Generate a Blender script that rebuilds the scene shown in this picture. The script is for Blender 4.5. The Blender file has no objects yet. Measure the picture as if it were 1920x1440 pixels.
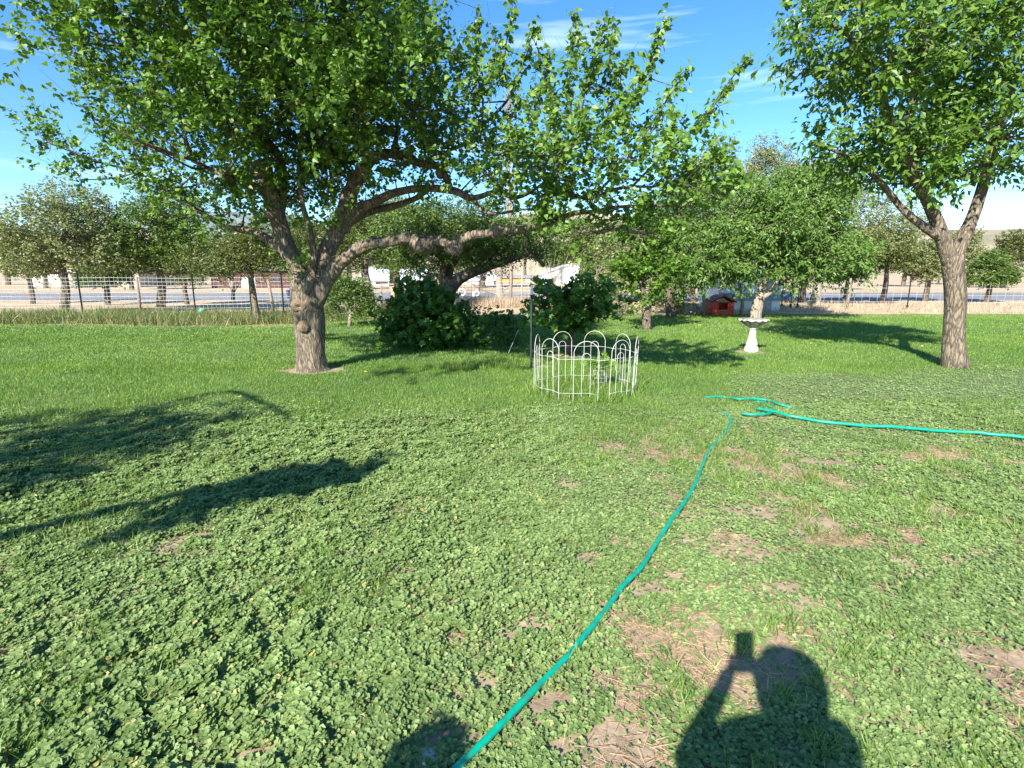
import bpy, math, random
import numpy as np
from mathutils import Vector, Matrix
R = math.radians
rng = np.random.default_rng(7)
random.seed(7)
S = bpy.context.scene
COL = S.collection

# ------------------------------------------------------------------ camera, sky, sun, exposure
CAMH = 1.55; PITCH = R(11.4); F = 1040.0
cd = bpy.data.cameras.new('camera'); cam = bpy.data.objects.new('camera', cd); COL.objects.link(cam)
cd.sensor_width = 36; cd.lens = F/1920*36; cd.clip_start = .01; cd.clip_end = 5000
cam.location = (0, 0, CAMH); cam.rotation_euler = (R(90)-PITCH, 0, 0)
S.camera = cam
SUN_EL = R(33.1); SUN_AZ = R(25.06)           # shadows run this far right of straight ahead
SD = np.array([math.sin(SUN_AZ)*math.cos(SUN_EL), math.cos(SUN_AZ)*math.cos(SUN_EL), -math.sin(SUN_EL)])
W = bpy.data.worlds.new('World'); S.world = W; W.use_nodes = True
nt = W.node_tree; nt.nodes.clear()
def N(nt, t, **k):
    n = nt.nodes.new(t)
    for a, b in k.items(): setattr(n, a, b)
    return n
sky = N(nt, 'ShaderNodeTexSky', sky_type='NISHITA', sun_disc=False, sun_elevation=SUN_EL, sun_rotation=R(205), altitude=700, air_density=1.0, dust_density=.15, ozone_density=4.0)
tc = N(nt, 'ShaderNodeTexCoord'); mp = N(nt, 'ShaderNodeMapping'); mp.inputs['Scale'].default_value = (1.3, 1.3, 15); mp.inputs['Rotation'].default_value = (R(3), R(-4), 0)
nz = N(nt, 'ShaderNodeTexNoise'); nz.inputs['Scale'].default_value = 2.2; nz.inputs['Detail'].default_value = 5; nz.inputs['Roughness'].default_value = .55
rp = N(nt, 'ShaderNodeValToRGB'); rp.color_ramp.elements[0].position = .56; rp.color_ramp.elements[1].position = .82
rp.color_ramp.elements[1].color = (.38, .38, .38, 1)
mx = N(nt, 'ShaderNodeMix', data_type='RGBA'); bg = N(nt, 'ShaderNodeBackground'); wo = N(nt, 'ShaderNodeOutputWorld')
mx.inputs['B'].default_value = (8.5, 9.3, 10.2, 1)
L = nt.links.new
L(tc.outputs['Generated'], mp.inputs['Vector']); L(mp.outputs[0], nz.inputs['Vector']); L(nz.outputs['Fac'], rp.inputs['Fac'])
hsv = N(nt, 'ShaderNodeHueSaturation'); hsv.inputs['Saturation'].default_value = 1.22; hsv.inputs['Value'].default_value = 1.0; L(sky.outputs[0], hsv.inputs['Color'])
L(rp.outputs['Color'], mx.inputs['Factor']); L(hsv.outputs[0], mx.inputs['A']); L(mx.outputs['Result'], bg.inputs['Color']); L(bg.outputs[0], wo.inputs[0])
bg.inputs['Strength'].default_value = .115
sl = bpy.data.lights.new('sun', 'SUN'); so = bpy.data.objects.new('sun', sl); COL.objects.link(so)
sl.energy = 5.0; sl.angle = R(.53); sl.color = (1, .95, .86)
so.rotation_euler = Vector(SD).to_track_quat('-Z', 'Y').to_euler()
S.view_settings.view_transform = 'Standard'; S.view_settings.look = 'None'; S.view_settings.exposure = 1.18; S.view_settings.gamma = 1
S.render.engine = 'CYCLES'; S.cycles.max_bounces = 6; S.cycles.transparent_max_bounces = 8

# ------------------------------------------------------------------ pixel of the photo -> place in the world
cp, sp = math.cos(PITCH), math.sin(PITCH)
def ray(px, py):
    a = (px-960)/F; v = (720-py)/F
    return np.array([a, cp+v*sp, -sp+v*cp])
def G(px, py, z=0.0):
    d = ray(px, py); t = (z-CAMH)/d[2]; return np.array([d[0]*t, d[1]*t, z])
def P(px, py, Y):
    d = ray(px, py); t = Y/d[1]; return np.array([d[0]*t, Y, CAMH+d[2]*t])
def pm(Y): return Y/F                       # metres per photo pixel at that distance (about)
def caster(px, py, z):                      # where a thing of height z stands that shades this spot
    g = G(px, py); t = z/math.sin(SUN_EL); return g-SD*t

# ------------------------------------------------------------------ noise
_T = np.random.default_rng(3).random((64, 64, 64)).astype(np.float32)
def vnoise(x, y, z=0.0):
    x = np.asarray(x, float); y = np.asarray(y, float); z = np.asarray(z, float)+np.zeros_like(x)
    xi = np.floor(x).astype(int); yi = np.floor(y).astype(int); zi = np.floor(z).astype(int)
    fx = x-xi; fy = y-yi; fz = z-zi
    fx = fx*fx*(3-2*fx); fy = fy*fy*(3-2*fy); fz = fz*fz*(3-2*fz)
    g = lambda a, b, c: _T[(xi+a) & 63, (yi+b) & 63, (zi+c) & 63]
    r = 0
    for a in (0, 1):
        for b in (0, 1):
            for c in (0, 1):
                r = r+g(a, b, c)*(fx if a else 1-fx)*(fy if b else 1-fy)*(fz if c else 1-fz)
    return r
def fbm(x, y, z=0.0, o=4):
    r = 0; a = .5; s = 1; t = 0
    for _ in range(o):
        r = r+a*vnoise(x*s+17.3*_, y*s+5.1*_, np.asarray(z)*s); t += a; a *= .5; s *= 2.03
    return r/t

# ------------------------------------------------------------------ materials
def newmat(name):
    m = bpy.data.materials.new(name); m.use_nodes = True; m.node_tree.nodes.clear(); return m, m.node_tree
def ramp(nt, stops):
    r = N(nt, 'ShaderNodeValToRGB'); e = r.color_ramp.elements
    while len(e) < len(stops): e.new(.5)
    for k, (p, c) in enumerate(stops): e[k].position = p; e[k].color = (*c, 1)
    return r
def leaf_mat(name, stops, trans=.32, rough=.42, tcol=(1.25, 1.35, .55), spec=.45):
    m, nt = newmat(name); L = nt.links.new
    at = N(nt, 'ShaderNodeAttribute', attribute_name='rnd'); rp = ramp(nt, stops); L(at.outputs['Fac'], rp.inputs['Fac'])
    nz = N(nt, 'ShaderNodeTexNoise'); nz.inputs['Scale'].default_value = 1.3; nz.inputs['Detail'].default_value = 2
    co = N(nt, 'ShaderNodeTexCoord'); L(co.outputs['Object'], nz.inputs['Vector'])
    hs = N(nt, 'ShaderNodeHueSaturation'); mr = N(nt, 'ShaderNodeMapRange'); mr.inputs['To Min'].default_value = .72; mr.inputs['To Max'].default_value = 1.3
    L(nz.outputs['Fac'], mr.inputs['Value']); L(mr.outputs[0], hs.inputs['Value']); L(rp.outputs[0], hs.inputs['Color'])
    pb = N(nt, 'ShaderNodeBsdfPrincipled'); pb.inputs['Roughness'].default_value = rough; pb.inputs['Specular IOR Level'].default_value = spec
    tr = N(nt, 'ShaderNodeBsdfTranslucent'); mm = N(nt, 'ShaderNodeMix', data_type='RGBA', blend_type='MULTIPLY'); mm.inputs['Factor'].default_value = 1; mm.inputs['B'].default_value = (*tcol, 1)
    L(hs.outputs[0], pb.inputs['Base Color']); L(hs.outputs[0], mm.inputs['A']); L(mm.outputs['Result'], tr.inputs['Color'])
    ms = N(nt, 'ShaderNodeMixShader'); ms.inputs[0].default_value = trans; o = N(nt, 'ShaderNodeOutputMaterial')
    L(pb.outputs[0], ms.inputs[1]); L(tr.outputs[0], ms.inputs[2]); L(ms.outputs[0], o.inputs[0])
    return m
def solid(name, col, rough=.6, var=.15, scale=8, bump=.0, bscale=30, metal=0, col2=None, stretch=(1, 1, 1)):
    m, nt = newmat(name); L = nt.links.new
    co = N(nt, 'ShaderNodeTexCoord'); mp = N(nt, 'ShaderNodeMapping'); mp.inputs['Scale'].default_value = stretch; L(co.outputs['Object'], mp.inputs[0])
    nz = N(nt, 'ShaderNodeTexNoise'); nz.inputs['Scale'].default_value = scale; nz.inputs['Detail'].default_value = 6; L(mp.outputs[0], nz.inputs['Vector'])
    c2 = col2 or tuple(c*(1-var*2) for c in col); c1 = tuple(min(1, c*(1+var)) for c in col)
    rp = ramp(nt, [(.32, c2), (.62, c1)]); L(nz.outputs['Fac'], rp.inputs['Fac'])
    pb = N(nt, 'ShaderNodeBsdfPrincipled'); pb.inputs['Roughness'].default_value = rough; pb.inputs['Metallic'].default_value = metal
    L(rp.outputs[0], pb.inputs['Base Color']); o = N(nt, 'ShaderNodeOutputMaterial'); L(pb.outputs[0], o.inputs[0])
    if bump:
        n2 = N(nt, 'ShaderNodeTexNoise'); n2.inputs['Scale'].default_value = bscale; n2.inputs['Detail'].default_value = 5; L(mp.outputs[0], n2.inputs['Vector'])
        b = N(nt, 'ShaderNodeBump'); b.inputs['Strength'].default_value = bump; b.inputs['Distance'].default_value = .02; L(n2.outputs['Fac'], b.inputs['Height']); L(b.outputs[0], pb.inputs['Normal'])
    return m
def bark_mat(name, dark, light, scale=9, stretch=(1, 1, .22)):
    m, nt = newmat(name); L = nt.links.new
    co = N(nt, 'ShaderNodeTexCoord'); mp = N(nt, 'ShaderNodeMapping'); mp.inputs['Scale'].default_value = stretch; L(co.outputs['Object'], mp.inputs[0])
    n0 = N(nt, 'ShaderNodeTexNoise'); n0.inputs['Scale'].default_value = scale*.7; n0.inputs['Detail'].default_value = 5; L(mp.outputs[0], n0.inputs['Vector'])
    ad = N(nt, 'ShaderNodeMix', data_type='RGBA', blend_type='LINEAR_LIGHT'); ad.inputs['Factor'].default_value = .12
    L(mp.outputs[0], ad.inputs['A']); L(n0.outputs['Color'], ad.inputs['B'])
    vo = N(nt, 'ShaderNodeTexVoronoi', feature='DISTANCE_TO_EDGE'); vo.inputs['Scale'].default_value = scale*2.4; L(ad.outputs['Result'], vo.inputs['Vector'])
    nz = N(nt, 'ShaderNodeTexNoise'); nz.inputs['Scale'].default_value = scale*5; nz.inputs['Detail'].default_value = 8; nz.inputs['Roughness'].default_value = .7; L(mp.outputs[0], nz.inputs['Vector'])
    mu = N(nt, 'ShaderNodeMath', operation='MULTIPLY_ADD'); L(vo.outputs['Distance'], mu.inputs[0]); mu.inputs[1].default_value = 1.6; L(nz.outputs['Fac'], mu.inputs[2])
    rp = ramp(nt, [(.42, dark), (.95, light)]); L(mu.outputs[0], rp.inputs['Fac'])
    pb = N(nt, 'ShaderNodeBsdfPrincipled'); pb.inputs['Roughness'].default_value = .92; L(rp.outputs[0], pb.inputs['Base Color'])
    b = N(nt, 'ShaderNodeBump'); b.inputs['Strength'].default_value = .9; b.inputs['Distance'].default_value = .018; L(mu.outputs[0], b.inputs['Height']); L(b.outputs[0], pb.inputs['Normal'])
    o = N(nt, 'ShaderNodeOutputMaterial'); L(pb.outputs[0], o.inputs[0]); return m
M = {}
M['leaf'] = leaf_mat('apricot_leaf', [(0, (.06, .13, .016)), (.45, (.11, .215, .028)), (.85, (.20, .32, .055)), (.96, (.25, .36, .08)), (1, (.32, .27, .06))], trans=.36)
M['yleaf'] = leaf_mat('yellow_green_leaf', [(0, (.06, .085, .02)), (.5, (.12, .155, .035)), (.9, (.21, .22, .06)), (1, (.38, .28, .10))], trans=.3)
M['apple'] = leaf_mat('apple_leaf', [(0, (.055, .105, .02)), (.6, (.115, .19, .035)), (.93, (.22, .28, .06)), (1, (.5, .26, .07))], trans=.3)
M['olive'] = leaf_mat('olive_leaf', [(0, (.13, .16, .07)), (.6, (.24, .27, .11)), (1, (.38, .36, .18))], trans=.25)
M['elm'] = leaf_mat('elm_leaf', [(0, (.06, .12, .025)), (.6, (.13, .21, .04)), (1, (.24, .32, .09))], trans=.3)
M['vine'] = leaf_mat('vine_leaf', [(0, (.035, .10, .015)), (.6, (.08, .19, .028)), (1, (.20, .33, .05))], trans=.35)
M['bright'] = leaf_mat('bright_leaf', [(0, (.06, .14, .015)), (.6, (.11, .22, .02)), (1, (.23, .33, .05))], trans=.42)
M['peach'] = leaf_mat('peach_leaf', [(0, (.075, .15, .028)), (.6, (.15, .26, .052)), (1, (.28, .38, .10))], trans=.35)
M['mallow'] = leaf_mat('mallow_leaf', [(0, (.11, .18, .05)), (.5, (.20, .285, .092)), (.93, (.30, .375, .145)), (1, (.44, .38, .15))], trans=.25, rough=.6, tcol=(1.15, 1.3, .4), spec=.25)
M['smallclover'] = leaf_mat('small_clover_leaf', [(0, (.095, .165, .05)), (.6, (.18, .26, .085)), (1, (.28, .34, .12))], trans=.2, rough=.5)
M['grass'] = leaf_mat('grass_blade', [(0, (.07, .155, .022)), (.5, (.15, .265, .042)), (.9, (.25, .36, .075)), (1, (.5, .42, .18))], trans=.3, rough=.45)
M['weed'] = leaf_mat('weed_blade', [(0, (.05, .11, .025)), (.5, (.12, .19, .05)), (.8, (.30, .27, .12)), (1, (.5, .38, .2))], trans=.25)
M['dry'] = leaf_mat('dry_blade', [(0, (.28, .20, .14)), (.5, (.46, .36, .25)), (1, (.66, .54, .38))], trans=.15, tcol=(1, .9, .7), rough=.8, spec=.1)
M['straw'] = leaf_mat('straw', [(0, (.24, .15, .085)), (.5, (.42, .29, .17)), (1, (.62, .46, .28))], trans=.1, tcol=(1, .9, .7), rough=.8, spec=.1)
M['bark'] = bark_mat('bark', (.038, .029, .02), (.27, .215, .15))
M['barkdark'] = bark_mat('bark_dark', (.045, .034, .026), (.20, .155, .115))
M['barkpale'] = bark_mat('bark_pale', (.20, .16, .12), (.48, .40, .31), scale=12)
M['twig'] = solid('twig', (.30, .25, .20), .9)
M['cutwood'] = bark_mat('burl_wood', (.12, .08, .05), (.42, .31, .2), scale=16, stretch=(1, 1, .6))

# ------------------------------------------------------------------ mesh helpers
def tag(o, label=None, cat=None, group=None, kind=None):
    if label: o['label'] = label
    if cat: o['category'] = cat
    if group: o['group'] = group
    if kind: o['kind'] = kind
    return o
def empty(name, loc, label, cat, group=None):
    o = bpy.data.objects.new(name, None); COL.objects.link(o); o.location = tuple(map(float, loc)); o.empty_display_size = .2
    return tag(o, label, cat, group)
def link(name, me, mat, parent=None):
    o = bpy.data.objects.new(name, me); COL.objects.link(o)
    if mat: me.materials.append(mat)
    if parent:
        o.parent = parent
        me.transform(Matrix.Translation(-parent.location)) if parent.parent is None else None
    return o
def np_mesh(name, V, loops, starts, totals, smooth=False, rnd=None):
    me = bpy.data.meshes.new(name)
    me.vertices.add(len(V)); me.vertices.foreach_set('co', np.ascontiguousarray(V, np.float32).ravel())
    me.loops.add(len(loops)); me.loops.foreach_set('vertex_index', np.ascontiguousarray(loops, np.int32))
    me.polygons.add(len(starts)); me.polygons.foreach_set('loop_start', np.ascontiguousarray(starts, np.int32)); me.polygons.foreach_set('loop_total', np.ascontiguousarray(totals, np.int32))
    if rnd is not None:
        a = me.attributes.new('rnd', 'FLOAT', 'POINT'); a.data.foreach_set('value', np.ascontiguousarray(rnd, np.float32))
    me.update(calc_edges=True)
    me.polygons.foreach_set('use_smooth', np.full(len(starts), smooth))
    return me
TPL = {
 'heart': ([(0, 0, 0), (-.36, .04, .07), (-.44, .36, .10), (0, 1, -.08), (.44, .36, .10), (.36, .04, .07), (0, .45, 0)], [(0, 6, 2, 1), (6, 3, 2), (0, 5, 4, 6), (6, 4, 3)]),
 'lance': ([(0, 0, 0), (-.15, .42, .05), (0, 1, -.16), (.15, .42, .05)], [(0, 2, 1), (0, 3, 2)]),
 'oval': ([(0, 0, 0), (-.44, .5, .10), (0, 1, -.06), (.44, .5, .10)], [(0, 2, 1), (0, 3, 2)]),
 'blade': ([(-.5, 0, 0), (.5, 0, 0), (.36, .55, .08), (-.36, .55, .08), (0, 1, .32)], [(0, 1, 2, 3), (3, 2, 4)]),
 'straw': ([(-.5, 0, 0), (.5, 0, 0), (.5, .5, .06), (-.5, .5, .06), (.4, 1, 0), (-.4, 1, 0)], [(0, 1, 2, 3), (3, 2, 4, 5)]),
}
def _fan(k, lob, notch, dip, amp):
    v = [(0, .0, dip)]; f = []
    for i in range(k):
        a = -math.pi/2+notch+(2*math.pi-2*notch)*i/(k-1)
        r = .5*(1+amp*math.cos(lob*i*2*math.pi/(k-1))); v.append((r*math.cos(a), r*math.sin(a), .05*math.cos(3*a)))
    for i in range(1, k): f.append((0, i, i+1))
    return v, f
TPL['round'] = _fan(10, 4.5, .22, -.10, .09)
TPL['trefoil'] = _fan(10, 3, .1, -.06, -.28)
TPL['palm'] = _fan(11, 5, .25, -.08, .26)
def nrm(a): return a/np.maximum(np.linalg.norm(a, axis=-1, keepdims=True), 1e-9)
def scatter(name, kind, pos, d, n, length, width, mat, parent=None, rnd=None):
    """one mesh of many leaves: pos, direction of the leaf, its face normal, size"""
    tv, tf = TPL[kind]; tv = np.array(tv, float); k = len(tv); m = len(pos)
    d = nrm(d); x = nrm(np.cross(d, n)); z = np.cross(x, d)
    length = np.broadcast_to(length, m); width = np.broadcast_to(width, m)
    V = pos[:, None, :]+(tv[None, :, 0, None]*width[:, None, None])*x[:, None, :]+(tv[None, :, 1, None]*length[:, None, None])*d[:, None, :]+(tv[None, :, 2, None]*length[:, None, None])*z[:, None, :]
    fl = np.concatenate([np.array(f) for f in tf]); tot = np.array([len(f) for f in tf]); st = np.concatenate([[0], np.cumsum(tot)[:-1]])
    off = np.arange(m)
    loops = (fl[None, :]+off[:, None]*k).ravel(); starts = (st[None, :]+off[:, None]*len(fl)).ravel(); totals = np.tile(tot, m)
    if rnd is None: rnd = rng.random(m)
    me = np_mesh(name, V.reshape(-1, 3), loops, starts, totals, False, np.repeat(rnd, k))
    return link(name, me, mat, parent)
class MB:
    def __init__(s): s.v = []; s.f = []; s.n = 0
    def add(s, v, f):
        s.v.append(np.asarray(v, float)); s.f.extend([tuple(i+s.n for i in q) for q in f]); s.n += len(v)
    def box(s, c, d, rz=0, bev=0):
        c = np.array(c, float); h = np.array(d, float)/2; vs = np.array([(x, y, z) for x in (-1, 1) for y in (-1, 1) for z in (-1, 1)], float)*h
        ca, sa = math.cos(rz), math.sin(rz); vs = np.stack([vs[:, 0]*ca-vs[:, 1]*sa, vs[:, 0]*sa+vs[:, 1]*ca, vs[:, 2]], 1)+c
        s.add(vs, [(0, 1, 3, 2), (4, 6, 7, 5), (0, 4, 5, 1), (2, 3, 7, 6), (0, 2, 6, 4), (1, 5, 7, 3)])
    def prism(s, poly, y0, y1):           # outline in x,z pushed from y0 to y1
        k = len(poly); v = [(p[0], y0, p[1]) for p in poly]+[(p[0], y1, p[1]) for p in poly]
        s.add(v, [tuple(range(k)), tuple(range(2*k-1, k-1, -1))]+[(i, i+k, (i+1) % k+k, (i+1) % k) for i in range(k)])
    def tube(s, pts, rad, k=6, caps=True, disp=None):
        pts = np.asarray(pts, float); m = len(pts); rad = np.broadcast_to(rad, m)
        t = np.gradient(pts, axis=0); t = nrm(t)
        ref = np.array([0, 0, 1.]) if abs(t[0, 2]) < .9 else np.array([1., 0, 0])
        u = nrm(np.cross(ref, t[0])); U = []
        for i in range(m):
            u = nrm(u-t[i]*np.dot(u, t[i])); U.append(u)
        U = np.array(U); Wv = np.cross(t, U); a = np.arange(k)*2*math.pi/k
        rr = np.repeat(rad[:, None], k, 1)
        if disp is not None: rr = rr*disp(a, pts, rad)
        V = pts[:, None, :]+rr[:, :, None]*(np.cos(a)[None, :, None]*U[:, None, :]+np.sin(a)[None, :, None]*Wv[:, None, :])
        f = [(i*k+j, i*k+(j+1) % k, (i+1)*k+(j+1) % k, (i+1)*k+j) for i in range(m-1) for j in range(k)]
        if caps: f += [tuple(range(k-1, -1, -1)), tuple((m-1)*k+j for j in range(k))]
        s.add(V.reshape(-1, 3), f)
    def lathe(s, prof, c=(0, 0, 0), k=32, fn=None):
        v = []
        for r, z in prof:
            for j in range(k):
                a = 2*math.pi*j/k; rr, zz = (r, z) if fn is None else fn(r, z, a); v.append((c[0]+rr*math.cos(a), c[1]+rr*math.sin(a), c[2]+zz))
        m = len(prof); f = [(i*k+j, i*k+(j+1) % k, (i+1)*k+(j+1) % k, (i+1)*k+j) for i in range(m-1) for j in range(k)]
        f += [tuple(range(k-1, -1, -1)), tuple((m-1)*k+j for j in range(k))]; s.add(v, f)
    def build(s, name, mat, parent=None, smooth=True):
        V = np.concatenate(s.v); loops = np.concatenate([np.array(f) for f in s.f]); tot = np.array([len(f) for f in s.f]); st = np.concatenate([[0], np.cumsum(tot)[:-1]])
        me = np_mesh(name, V, loops, st, tot, smooth)
        return link(name, me, mat, parent)
def cr(pts, step=.12):                      # smooth curve through points; extra columns (radius) ride along
    p = np.asarray(pts, float); out = []; q = np.vstack([2*p[0]-p[1], p, 2*p[-1]-p[-2]])
    for i in range(1, len(q)-2):
        n = max(2, int(np.linalg.norm(q[i+1, :3]-q[i, :3])/step))
        for t in np.arange(n)/n:
            out.append(.5*((2*q[i])+(-q[i-1]+q[i+1])*t+(2*q[i-1]-5*q[i]+4*q[i+1]-q[i+2])*t*t+(-q[i-1]+3*q[i]-3*q[i+1]+q[i+2])*t**3))
    out.append(p[-1]); return np.array(out)
def knobbly(amp=.09, fr=3.0, ridge=.05, nr=9):
    def f(a, pts, rad):
        A = a[None, :]; z = pts[:, 0:1]*.7+pts[:, 2:3]+pts[:, 1:2]*.3
        n = fbm(np.cos(A)*1.3+z*fr, np.sin(A)*1.3+7+z*fr*.3, pts[:, 2:3]*fr*.4, 3)-.5
        w = vnoise(A*nr/6.283+vnoise(z*3, z*0)*1.5, z*1.7)-.5
        return 1+amp*2.2*n+ridge*w*2
    return f

# ------------------------------------------------------------------ where the ground is bare
BARE = [(1285, 852, 62, 17), (1225, 830, 30, 10), (1420, 962, 75, 26), (1165, 845, 34, 9), (1072, 911, 28, 11), (1000, 1172, 52, 20), (1130, 1150, 38, 16), (1215, 1325, 62, 30),
        (1130, 1290, 46, 30), (920, 1275, 48, 14), (1100, 1052, 34, 16), (1195, 1180, 40, 26), (1012, 1325, 48, 46), (1425, 1040, 40, 22), (1440, 783, 45, 9), (1472, 852, 36, 10),
        (820, 1405, 60, 26), (450, 1430, 30, 10), (1300, 1195, 20, 18), (1330, 850, 18, 8), (1400, 805, 10, 20), (1250, 803, 16, 7), (1360, 1360, 26, 30), (1310, 1238, 20, 12), (1210, 950, 14, 8),
        (1010, 1030, 14, 8), (1470, 905, 40, 12), (950, 1340, 26, 24), (1040, 1395, 40, 20), (1170, 1140, 20, 12), (1000, 890, 8, 5), (1440, 1110, 30, 10), (1185, 905, 12, 8), (1310, 895, 26, 6), (960, 1190, 30, 10), (860, 1310, 26, 8)]
_b = []
for (px, py, rx, ry) in BARE:
    c = G(px, py); _b.append((c[0], c[1], abs(G(px+rx, py)[0]-c[0]), max(.05, abs(G(px, py-ry)[1]-G(px, py+ry)[1])/2)))
def bare(x, y):
    wx = x+.22*(fbm(x*5, y*5, 1.)-.5)+.07*(fbm(x*19, y*19, 4., 2)-.5); wy = y+.22*(fbm(x*5+40, y*5, 2.)-.5)+.07*(fbm(x*19, y*19+9, 5., 2)-.5)
    r = np.zeros_like(x)
    for cx, cy, ax, ay in _b:
        r = np.maximum(r, np.clip(1.45-1.12*np.sqrt(((wx-cx)/ax)**2+((wy-cy)/ay)**2), 0, 1))
    r = r*np.clip(.52+(fbm(x*22, y*22, 15., 3)-.34)*4.2, .12, 1)
    side = np.clip((x-.18*y+.35)/.6, 0, 1)          # thin cover to the right of the hose, thick to its left
    n = fbm(x*2.6, y*2.6, 9.)*.55+fbm(x*8, y*8, 3.)*.45
    r = np.maximum(r, np.clip((n-(.625-.175*side))*6.5, 0, 1)*np.clip((5.6-y)/1.0, 0, 1))
    return r
DIRT = [(G(588, 694), .66, .50), (G(1216, 618), .45, .3), (G(1408, 661), .42, .3), (G(1470, 612), 1.6, .35), (G(652, 622), .7, .35), (G(1018, 688), .28, .16), (G(935, 688), .35, .14), (G(1070, 668), .5, .25)]
def dirt(x, y):
    r = np.zeros_like(x); w = .9+.5*(fbm(x*6, y*6, 2.)-.5)
    for c, a, b in DIRT: r = np.maximum(r, np.clip((w-np.sqrt(((x-c[0])/a)**2+((y-c[1])/b)**2))*5, 0, 1))
    return r
def mallow_edge(x):                          # how far out the clover reaches before lawn takes over
    return 5.55+.22*np.sin(x*1.7+1)+.12*np.sin(x*4.1)+np.clip((x-1.0), 0, 3)*.85+np.clip(x-3, 0, 4)*.2
def lawn_end(x): return np.where(x < -1.2, 16.4+.35*np.sin(x*.8)+np.clip(x+6.5, 0, 4)*1.0, np.where(x < 1.2, 20.3, 20.8))

# ------------------------------------------------------------------ ground
def axis(a, b, st, far, g=1.22):
    m = list(np.arange(a, b, st)); s = st; x = b
    while x < far: m.append(x); s *= g; x += s
    lo = []; s = st; x = a-st
    while x > -far: lo.append(x); s *= g; x -= s
    return np.array(lo[::-1]+m)
gx = axis(-6, 7, .055, 900); gy = np.concatenate([axis(1.0, 8.5, .055, 900)])
X, Y = np.meshgrid(gx, gy)
near = np.clip(1-np.abs(Y-4)/8, 0, 1)
Z = near*.045*(fbm(X*1.4, Y*1.4, 0.)-.5)+near*.018*(fbm(X*9, Y*9, 3.)-.5)
def gz(x, y):
    n = np.clip(1-np.abs(y-4)/8, 0, 1); return n*.045*(fbm(x*1.4, y*1.4, 0.)-.5)+n*.018*(fbm(x*9, y*9, 3.)-.5)
nx, ny = len(gx), len(gy)
V = np.stack([X, Y, Z], 2).reshape(-1, 3)
i = np.arange(nx*ny).reshape(ny, nx); q = np.stack([i[:-1, :-1], i[:-1, 1:], i[1:, 1:], i[1:, :-1]], 2).reshape(-1, 4)
me = np_mesh('ground', V, q.ravel(), np.arange(len(q))*4, np.full(len(q), 4), True)
lw = np.maximum(1/(1+np.exp(-(Y-mallow_edge(X))*6)), np.clip((Y-5.6)/.8, 0, .85))
far = np.clip((Y-lawn_end(X)+.2)*1.5, 0, 1)
ca = me.color_attributes.new('cover', 'FLOAT_COLOR', 'POINT')
cc = np.stack([np.clip(bare(X, Y)+dirt(X, Y), 0, 1), lw*(1-dirt(X, Y)), far, np.ones_like(X)], 2).reshape(-1, 4)
ca.data.foreach_set('color', cc.astype(np.float32).ravel())
m, nt = newmat('ground'); L = nt.links.new
at = N(nt, 'ShaderNodeAttribute', attribute_name='cover'); se = N(nt, 'ShaderNodeSeparateColor'); L(at.outputs['Color'], se.inputs[0])
co = N(nt, 'ShaderNodeTexCoord')
def noise(sc, det=6, ro=.6):
    n = N(nt, 'ShaderNodeTexNoise'); n.inputs['Scale'].default_value = sc; n.inputs['Detail'].default_value = det; n.inputs['Roughness'].default_value = ro; L(co.outputs['Object'], n.inputs['Vector']); return n
n1 = noise(7, 9, .7); soil = ramp(nt, [(.3, (.19, .135, .085)), (.5, (.34, .25, .16)), (.72, (.50, .385, .255))]); L(n1.outputs['Fac'], soil.inputs['Fac'])
n2 = noise(3, 8, .7); gr = ramp(nt, [(.3, (.055, .10, .022)), (.6, (.10, .17, .04)), (.8, (.16, .2, .07))]); L(n2.outputs['Fac'], gr.inputs['Fac'])
n3 = noise(.9, 10, .7); dr = ramp(nt, [(.3, (.30, .21, .12)), (.5, (.48, .35, .21)), (.7, (.62, .48, .30))]); L(n3.outputs['Fac'], dr.inputs['Fac'])
def mix(f, a, b):
    x = N(nt, 'ShaderNodeMix', data_type='RGBA'); L(f, x.inputs['Factor']); L(a, x.inputs['A']); L(b, x.inputs['B']); return x.outputs['Result']
c = mix(se.outputs[1], soil.outputs[0], gr.outputs[0]); c = mix(se.outputs[2], c, dr.outputs[0])
pb = N(nt, 'ShaderNodeBsdfPrincipled'); pb.inputs['Roughness'].default_value = .95; L(c, pb.inputs['Base Color'])
nb = noise(38, 8, .7); b = N(nt, 'ShaderNodeBump'); b.inputs['Strength'].default_value = .7; b.inputs['Distance'].default_value = .012; L(nb.outputs['Fac'], b.inputs['Height']); L(b.outputs[0], pb.inputs['Normal'])
o = N(nt, 'ShaderNodeOutputMaterial'); L(pb.outputs[0], o.inputs[0])
tag(link('ground', me, m), kind='structure')

# ------------------------------------------------------------------ clover and mallow, straw, lawn
def rand_in(n, y0, y1, spread=1.02, pad=.5, power=1.0):
    y = y0+(y1-y0)*rng.random(n*2)**power; x = (rng.random(n*2)*2-1)*(spread*y1+pad); k = np.abs(x) < spread*y+pad
    return x[k], y[k]
def upn(n, tilt, bias=(-.18, -.42)):
    v = np.stack([rng.normal(bias[0], tilt, n), rng.normal(bias[1], tilt, n), np.ones(n)], 1); return nrm(v)
def hdir(n): a = rng.random(n)*2*math.pi; return np.stack([np.cos(a), np.sin(a), np.zeros(n)], 1)
def clumph(x, y): return np.clip((fbm(x*12, y*12, 6., 3)-.5)*2.6+.62, .05, 1)
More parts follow.
